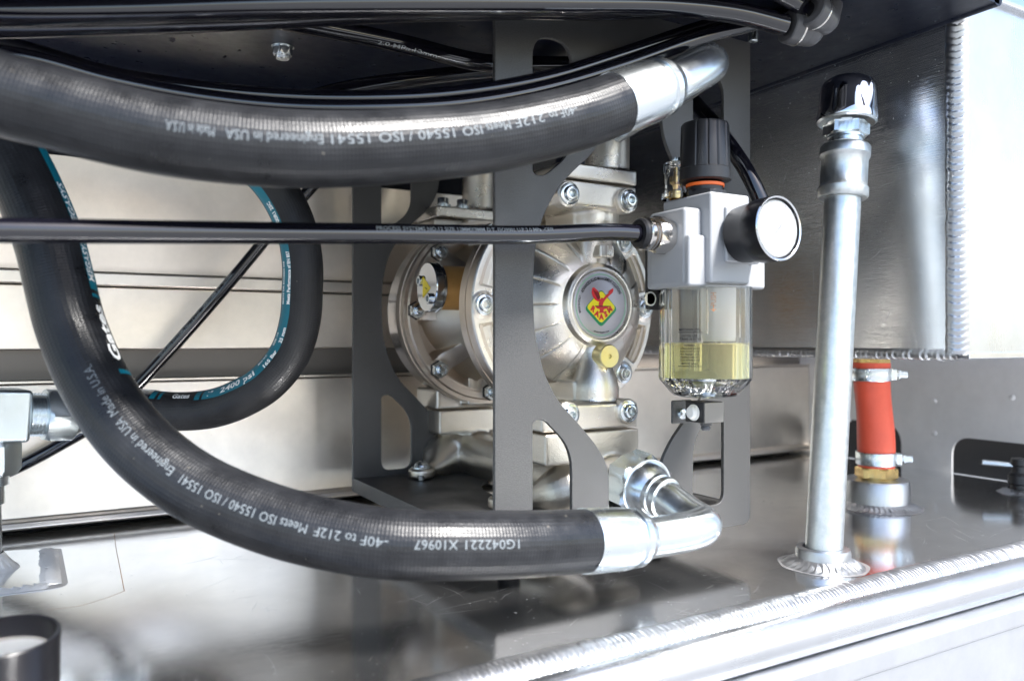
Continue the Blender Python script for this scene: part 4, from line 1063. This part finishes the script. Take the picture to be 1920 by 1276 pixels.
t1, p1 = air_tube([(-160, 22, .50), (0, 24, .50), (250, 20, .51), (500, 12, .52), (800, 8, .54), (1050, 8, .57), (1250, 10, .61), (1380, 24, .635), (1470, 47, .65)], .0085, 'black air tube along the top edge of the picture into the lower grey elbow')
t1b, p1b = air_tube([(-160, 48, .52), (0, 50, .52), (250, 44, .53), (520, 34, .545), (760, 22, .56), (1000, 18, .59), (1160, 20, .62), (1300, 8, .65), (1400, -25, .67)], .0075, 'black air tube just under the topmost tube at upper left')
t2, p2 = air_tube([(1530, 30, .66), (1490, 5, .64), (1400, -40, .62), (1300, -80, .60)], .0067, 'short black air tube entering the upper grey elbow from above')
t3, p3 = air_tube([(-100, 90, .52), (60, 112, .53), (200, 150, .545), (350, 180, .56), (520, 200, .57), (700, 204, .575), (860, 196, .59), (1010, 170, .61), (1160, 126, .635), (1290, 79, .655), (1350, 60, .663), (1410, 44, .67), (1500, 20, .68)], .0067, 'black air tube lying along the top side of the upper hose')
t4, p4 = air_tube([(-100, 60, .56), (60, 98, .56), (200, 140, .57), (350, 165, .585), (520, 182, .595), (700, 186, .60), (850, 178, .61), (1010, 152, .625), (1160, 106, .65), (1290, 62, .67), (1400, 30, .68), (1480, 4, .69)], .0067, 'black air tube second above the upper hose')
t5, p5 = air_tube([(380, 8, .60), (500, 32, .62), (620, 55, .65), (760, 84, .685), (900, 117, .72), (1040, 122, .77), (1200, 118, .82)], .0080, 'black air tube slanting down behind the front plate of the cage')
t6, p6 = air_tube([(330, 235, .56), (450, 215, .59), (560, 190, .62), (660, 165, .66), (760, 150, .70), (860, 138, .74), (960, 130, .78), (1100, 122, .84), (1250, 120, .88)], .0067, 'black air tube passing behind the upper hole of the cage')
text_on_path('tube_lettering', '2.0 MPa 12mm', .0046, p5, p5.nearest(760, 84), R(20), .0080, 'print_dim', t5, 1, abs(p5.nearest(700, 70) - p5.nearest(820, 98)), .00005)
t7, p7 = air_tube([(1270, 150, .86), (1305, 195, .80), (1340, 235, .755), (1372, 278, .730), (1402, 325, .718), (1430, 385, .712), (1448, 445, .710)], .0072, 'black air tube bending down behind the lubricator knob')
t8, p8 = air_tube([(640, 280, .86), (585, 350, .855), (520, 420, .85), (480, 470, .85), (400, 565, .845), (320, 655, .84), (250, 730, .835), (185, 790, .83), (110, 835, .82), (40, 872, .81), (-60, 915, .80)], .0062, 'black air tube slanting down left across the back wall behind the hoses')
sg8 = 1 if (Vector((0, 0, 1)) - RT).dot(p8.view_frame(p8.nearest(350, 620))[3]) > 0 else -1
text_on_path('tube_lettering', 'PROCESS SYSTEMS NO.12 SIZE 12MMX9MM D.T. ISO9001', .0056, p8, (p8.nearest(300, 672) + p8.nearest(440, 512)) / 2, sg8 * R(38), .0062, 'print_dim', t8, -1, abs(p8.nearest(300, 672) - p8.nearest(440, 512)), .00006)

# grey push-in elbows at the top
def elbow(c, tin, tout, label):
    r = thing('push_in_elbow', label, 'elbow fitting', c, 'grey push-in elbows under the ceiling')
    c = Vector(c); tin = Vector(tin).normalized(); tout = Vector(tout).normalized()
    pth = Path([c - tin * .016, c - tin * .006, c, c + tout * .008, c + tout * .022], 8)
    obj('elbow_body', sweep(pth, .0118, 32, step=.002), 'plastic_grey', r)
    obj('tube_collar', lathe(c - tin * .022, tin, [(0, .0075), (0, .0125), (.001, .0135), (.011, .0138), (.012, .0125), (.018, .0122)], 40), 'plastic_grey', r)
    obj('collar_band', lathe(c - tin * .013, tin, [(0, .0137), (.0003, .0141), (.0014, .0141), (.0017, .0137)], 40), 'nickel_fitting', r)
    return r
ca = P(1517, 60, .662); ea = elbow(ca, p1.tan(p1.L - .002), (.5, .5, .7), 'lower of two grey push-in elbows below the ceiling')
cb = P(1545, 38, .655) + Vector((0, 0, 0)); eb = elbow(cb, (P(1540, 45, .67) - P(1490, 5, .645)), (.6, .3, .8), 'upper of two grey push-in elbows below the ceiling')
sc = P(1412, 46, .70); st = thing('ceiling_stud', 'short threaded zinc stud hanging by the right top of the cage', 'stud', sc)
obj('threaded_rod', lathe(sc, (0, 0, -1), [(-.03, .0042)] + [(.0008 * k, .0044 - .0006 * (k % 2)) for k in range(19)] + [(.0155, .0036), (.0155, 0)], 24), 'bolt_steel', st, sharp=80)
obj('stud_nut', hexbm(sc + Vector((0, 0, .0075)), (0, 0, -1), .0065, .015), 'bolt_steel', st)
n2 = P(1598, -2, .72)
b2 = thing('ceiling_bolt', 'zinc bolt head at the top edge above the vent pipe', 'bolt', n2)
obj('bolt_head', hexbm(n2, (0, 0, -1), .006, .014), 'bolt_steel', b2)
obj('bolt_flange', lathe(n2 + Vector((0, 0, .004)), (0, 0, -1), [(0, 0), (0, .010), (.002, .010), (.003, .008)], 24), 'bolt_steel', b2)

# ================================================================== VENT PIPE
base = onZ(1543, 1058); base.z = 0
topc = P(1589, 200, .740)
vt = thing('vent_pipe', 'upright galvanised pipe with a chrome breather cap on the deck', 'pipe', base)
va = (topc - base).normalized()
def onpipe(h): return base + va * h
obj('weld_ring', ring_weld((base.x, base.y, 0), .0225, .014, .008, .0042, 2), 'weld', vt, sharp=80)
obj('etched_ring', halo(base, .035, .0385), 'weld_edge', vt, flat=True)
obj('boss', lathe(base, (0, 0, 1), [(-.001, .0235), (.012, .0235), (.0155, .0225), (.0160, .0190), (.0160, .0170), (.010, .0168)], 56), 'weld', vt)
obj('tube', lathe(onpipe(.008), va, [(0, .0160), (.332, .0160)], 56), 'galvanised', vt)
L0 = .3345
obj('coupling', lathe(onpipe(L0), va, [(-.002, .0165), (-.002, .0208), (.0, .0222), (.007, .0222), (.009, .0205), (.011, .0192), (.034, .0192), (.036, .0205), (.038, .0222), (.045, .0222), (.047, .021), (.047, .015)], 64, rfun=lambda a, t: 1 + (.07 if (math.cos(a - 2.3) > .985 or math.cos(a + .84) > .985) and .009 < t < .038 else 0)), 'galvanised', vt)
obj('threaded_neck', lathe(onpipe(L0 + .045), va, [(0, .0155), (.004, .0168), (.005, .0150), (.008, .0150), (.009, .0165), (.011, .0165), (.012, .015)], 48), 'zinc', vt)
obj('hex_bushing', hexbm(onpipe(L0 + .056), va, .0125, .035, .10, phase=R(8)), 'zinc', vt, sharp=20)
cc = onpipe(L0 + .068)
obj('cap_rim', lathe(cc, va, [(.003, .0), (.003, .020), (.0005, .0245), (.0018, .0262), (.0030, .0262), (.0034, .024)], 64), 'zinc', vt)
obj('breather_cap', lathe(cc, va, [(.0022, .0262), (.0045, .0268), (.009, .0262), (.020, .0254), (.026, .0252), (.032, .0248), (.036, .0238), (.039, .0220), (.0412, .0190), (.0425, .015), (.0432, .009), (.0434, 0)], 96,
    rfun=lambda a, t: 1 - .085 * (max(0, math.cos(a * 4 + .9)) ** 1.2) * max(0, math.sin(PI * min(1, max(0, (t - .008) / .036))))), 'chrome', vt, sharp=80)

# ================================================================== RED DRAIN HOSE
rb = onZ(1643, 948); rb.z = 0
rd = thing('red_drain_hose', 'short red silicone hose with two steel clamps between tank and deck', 'hose', rb)
rtop = P(1634, 668, rb.dot(FW)); rtop.z = ZT0
obj('weld_ring', ring_weld((rb.x, rb.y, 0), .0375, .013, .007, .0048, 6), 'weld', rd, sharp=80)
obj('etched_ring', halo(rb, .049, .0525), 'weld_edge', rd, flat=True)
obj('boss', lathe(rb, (0, 0, 1), [(-.001, .0375), (.030, .0375), (.033, .0355), (.0335, .020), (.030, .019)], 64), 'weld', rd)
obj('hex_nipple', hexbm(rb + Vector((0, 0, .034)), (0, 0, 1), .0135, .042, .12), 'brass', rd, sharp=20)
obj('nipple_collar', lathe(rb + Vector((0, 0, .0305)), (0, 0, 1), [(0, .0205), (.0045, .0205), (.0045, .01)], 40), 'brass', rd)
rp = Path([rb + Vector((0, 0, .046)), rb + Vector((.0, 0, .066)), rb.lerp(rtop, .52) + Vector((.003, 0, 0)), rtop + Vector((0, 0, -.034)), rtop + Vector((0, 0, -.014))], 12)
obj('red_sleeve', sweep(rp, .0222, 40, step=.003, rad=lambda s: .0208 + .0006 * math.sin(s * 60) - .0016 * math.exp(-((s - .011) / .006) ** 2) - .0016 * math.exp(-((s - rp.L + .014) / .006) ** 2)), 'silicone_red', rd)
for s_ in (.012, rp.L - .014):
    c = rp.at(s_); t = rp.tan(s_)
    cl = obj('hose_clamp', lathe(c - t * .0075, t, [(0, .0215), (0, .0228), (.0012, .0234), (.0138, .0234), (.015, .0228), (.015, .0215)], 56), 'zinc', rd)
    sd_ = (RT * .96 - FW * .25).normalized()
    ps = c + sd_ * .0225
    obj('screw_housing', box(-.0055, .0055, -.006, .006, -.0065, .0065, mtx=Matrix.Translation(ps) @ sd_.to_track_quat('X', 'Z').to_matrix().to_4x4()), 'zinc', cl, bevel=.0015)
    obj('clamp_screw', lathe(ps + sd_ * .003, sd_, [(0, .0035), (.004, .0035), (.0042, .0062), (.006, .0062), (.0062, .0045), (.014, .0045), (.0145, .0038), (.0145, 0)], 24), 'zinc', cl)
obj('upper_nipple', hexbm(rtop + Vector((0, 0, -.018)), (0, 0, 1), .012, .036, .12), 'brass', rd, sharp=20)
obj('upper_collar', lathe(rtop, (0, 0, -1), [(-.001, .027), (.002, .026), (.0035, .022), (.006, .0185), (.009, .018), (.009, .01)], 40), 'brass', rd)

# ================================================================== SMALL THINGS AT THE EDGES
gb = onZ(38, 1290); gb.z = 0
# dial gauge at the lower left corner, facing up
gcx = P(12, 1192, .42)
dg = thing('dial_gauge', 'black rimmed round dial gauge at the bottom left corner', 'gauge', (gcx.x, gcx.y, 0))
gt = gcx.z
tilt = Vector((.0, -.10, 1)).normalized(); cc_ = Vector((gcx.x, gcx.y, gt - .035))
obj('housing', lathe(cc_, tilt, [(-.01, 0), (-.01, .020), (-.008, .0245), (.030, .0250), (.0365, .0255), (.0372, .0248), (.0368, .0232), (.020, .0228), (.0195, 0)], 72), 'gauge_black', dg)
obj('dial_face', lathe(cc_, tilt, [(.0216, .0226), (.0222, .0222), (.0222, 0)], 56), 'dial_grey', dg)
obj('dial_ring', lathe(cc_, tilt, [(.0222, .0226), (.0262, .0229), (.0262, .0212), (.0222, .0206)], 56), 'nickel_fitting', dg)
obj('dial_glass', lathe(cc_, tilt, [(.0258, .0224), (.0266, .0215), (.0268, 0)], 56), 'lens_glass', dg)
ln = NBM(); q = cc_ + tilt * .0226
ln.faces.new([ln.verts.new(q + Vector(v)) for v in ((-.001, .004, 0), (.001, .004, 0), (.012, -.012, -.001), (.0105, -.013, -.001))])
obj('dial_needle', ln, 'print_black', dg, flat=True)
obj('stem', cyl((gcx.x, gcx.y, .004), (0, 0, 1), max(.01, gt - .045), .010, 28, .001), 'nickel_fitting', dg)
obj('weld_ring', ring_weld((gcx.x, gcx.y, 0), .020, .015, .008, .004, 8), 'weld', dg, sharp=80)
# small dark wing valve at the right edge
wv_ = onZ(1912, 922); wv_.z = 0
wt = thing('wing_valve', 'small dark wing valve standing on the deck at the right edge', 'valve', wv_)
obj('weld_ring', ring_weld((wv_.x, wv_.y, 0), .015, .012, .005, .004, 9), 'weld', wt, sharp=80)
obj('valve_body', lathe(wv_, (0, 0, 1), [(0, .012), (.010, .011), (.012, .014), (.022, .014), (.026, .010), (.034, .009), (.036, .011), (.044, .010), (.046, 0)], 32), 'plastic_black', wt)
hd = Path([wv_ + Vector((0, 0, .034)), wv_ + Vector((-.014, .018, .036)), wv_ + Vector((-.026, .034, .037))])
obj('lever', sweep(hd, .0035, 16), 'bolt_steel', wt)
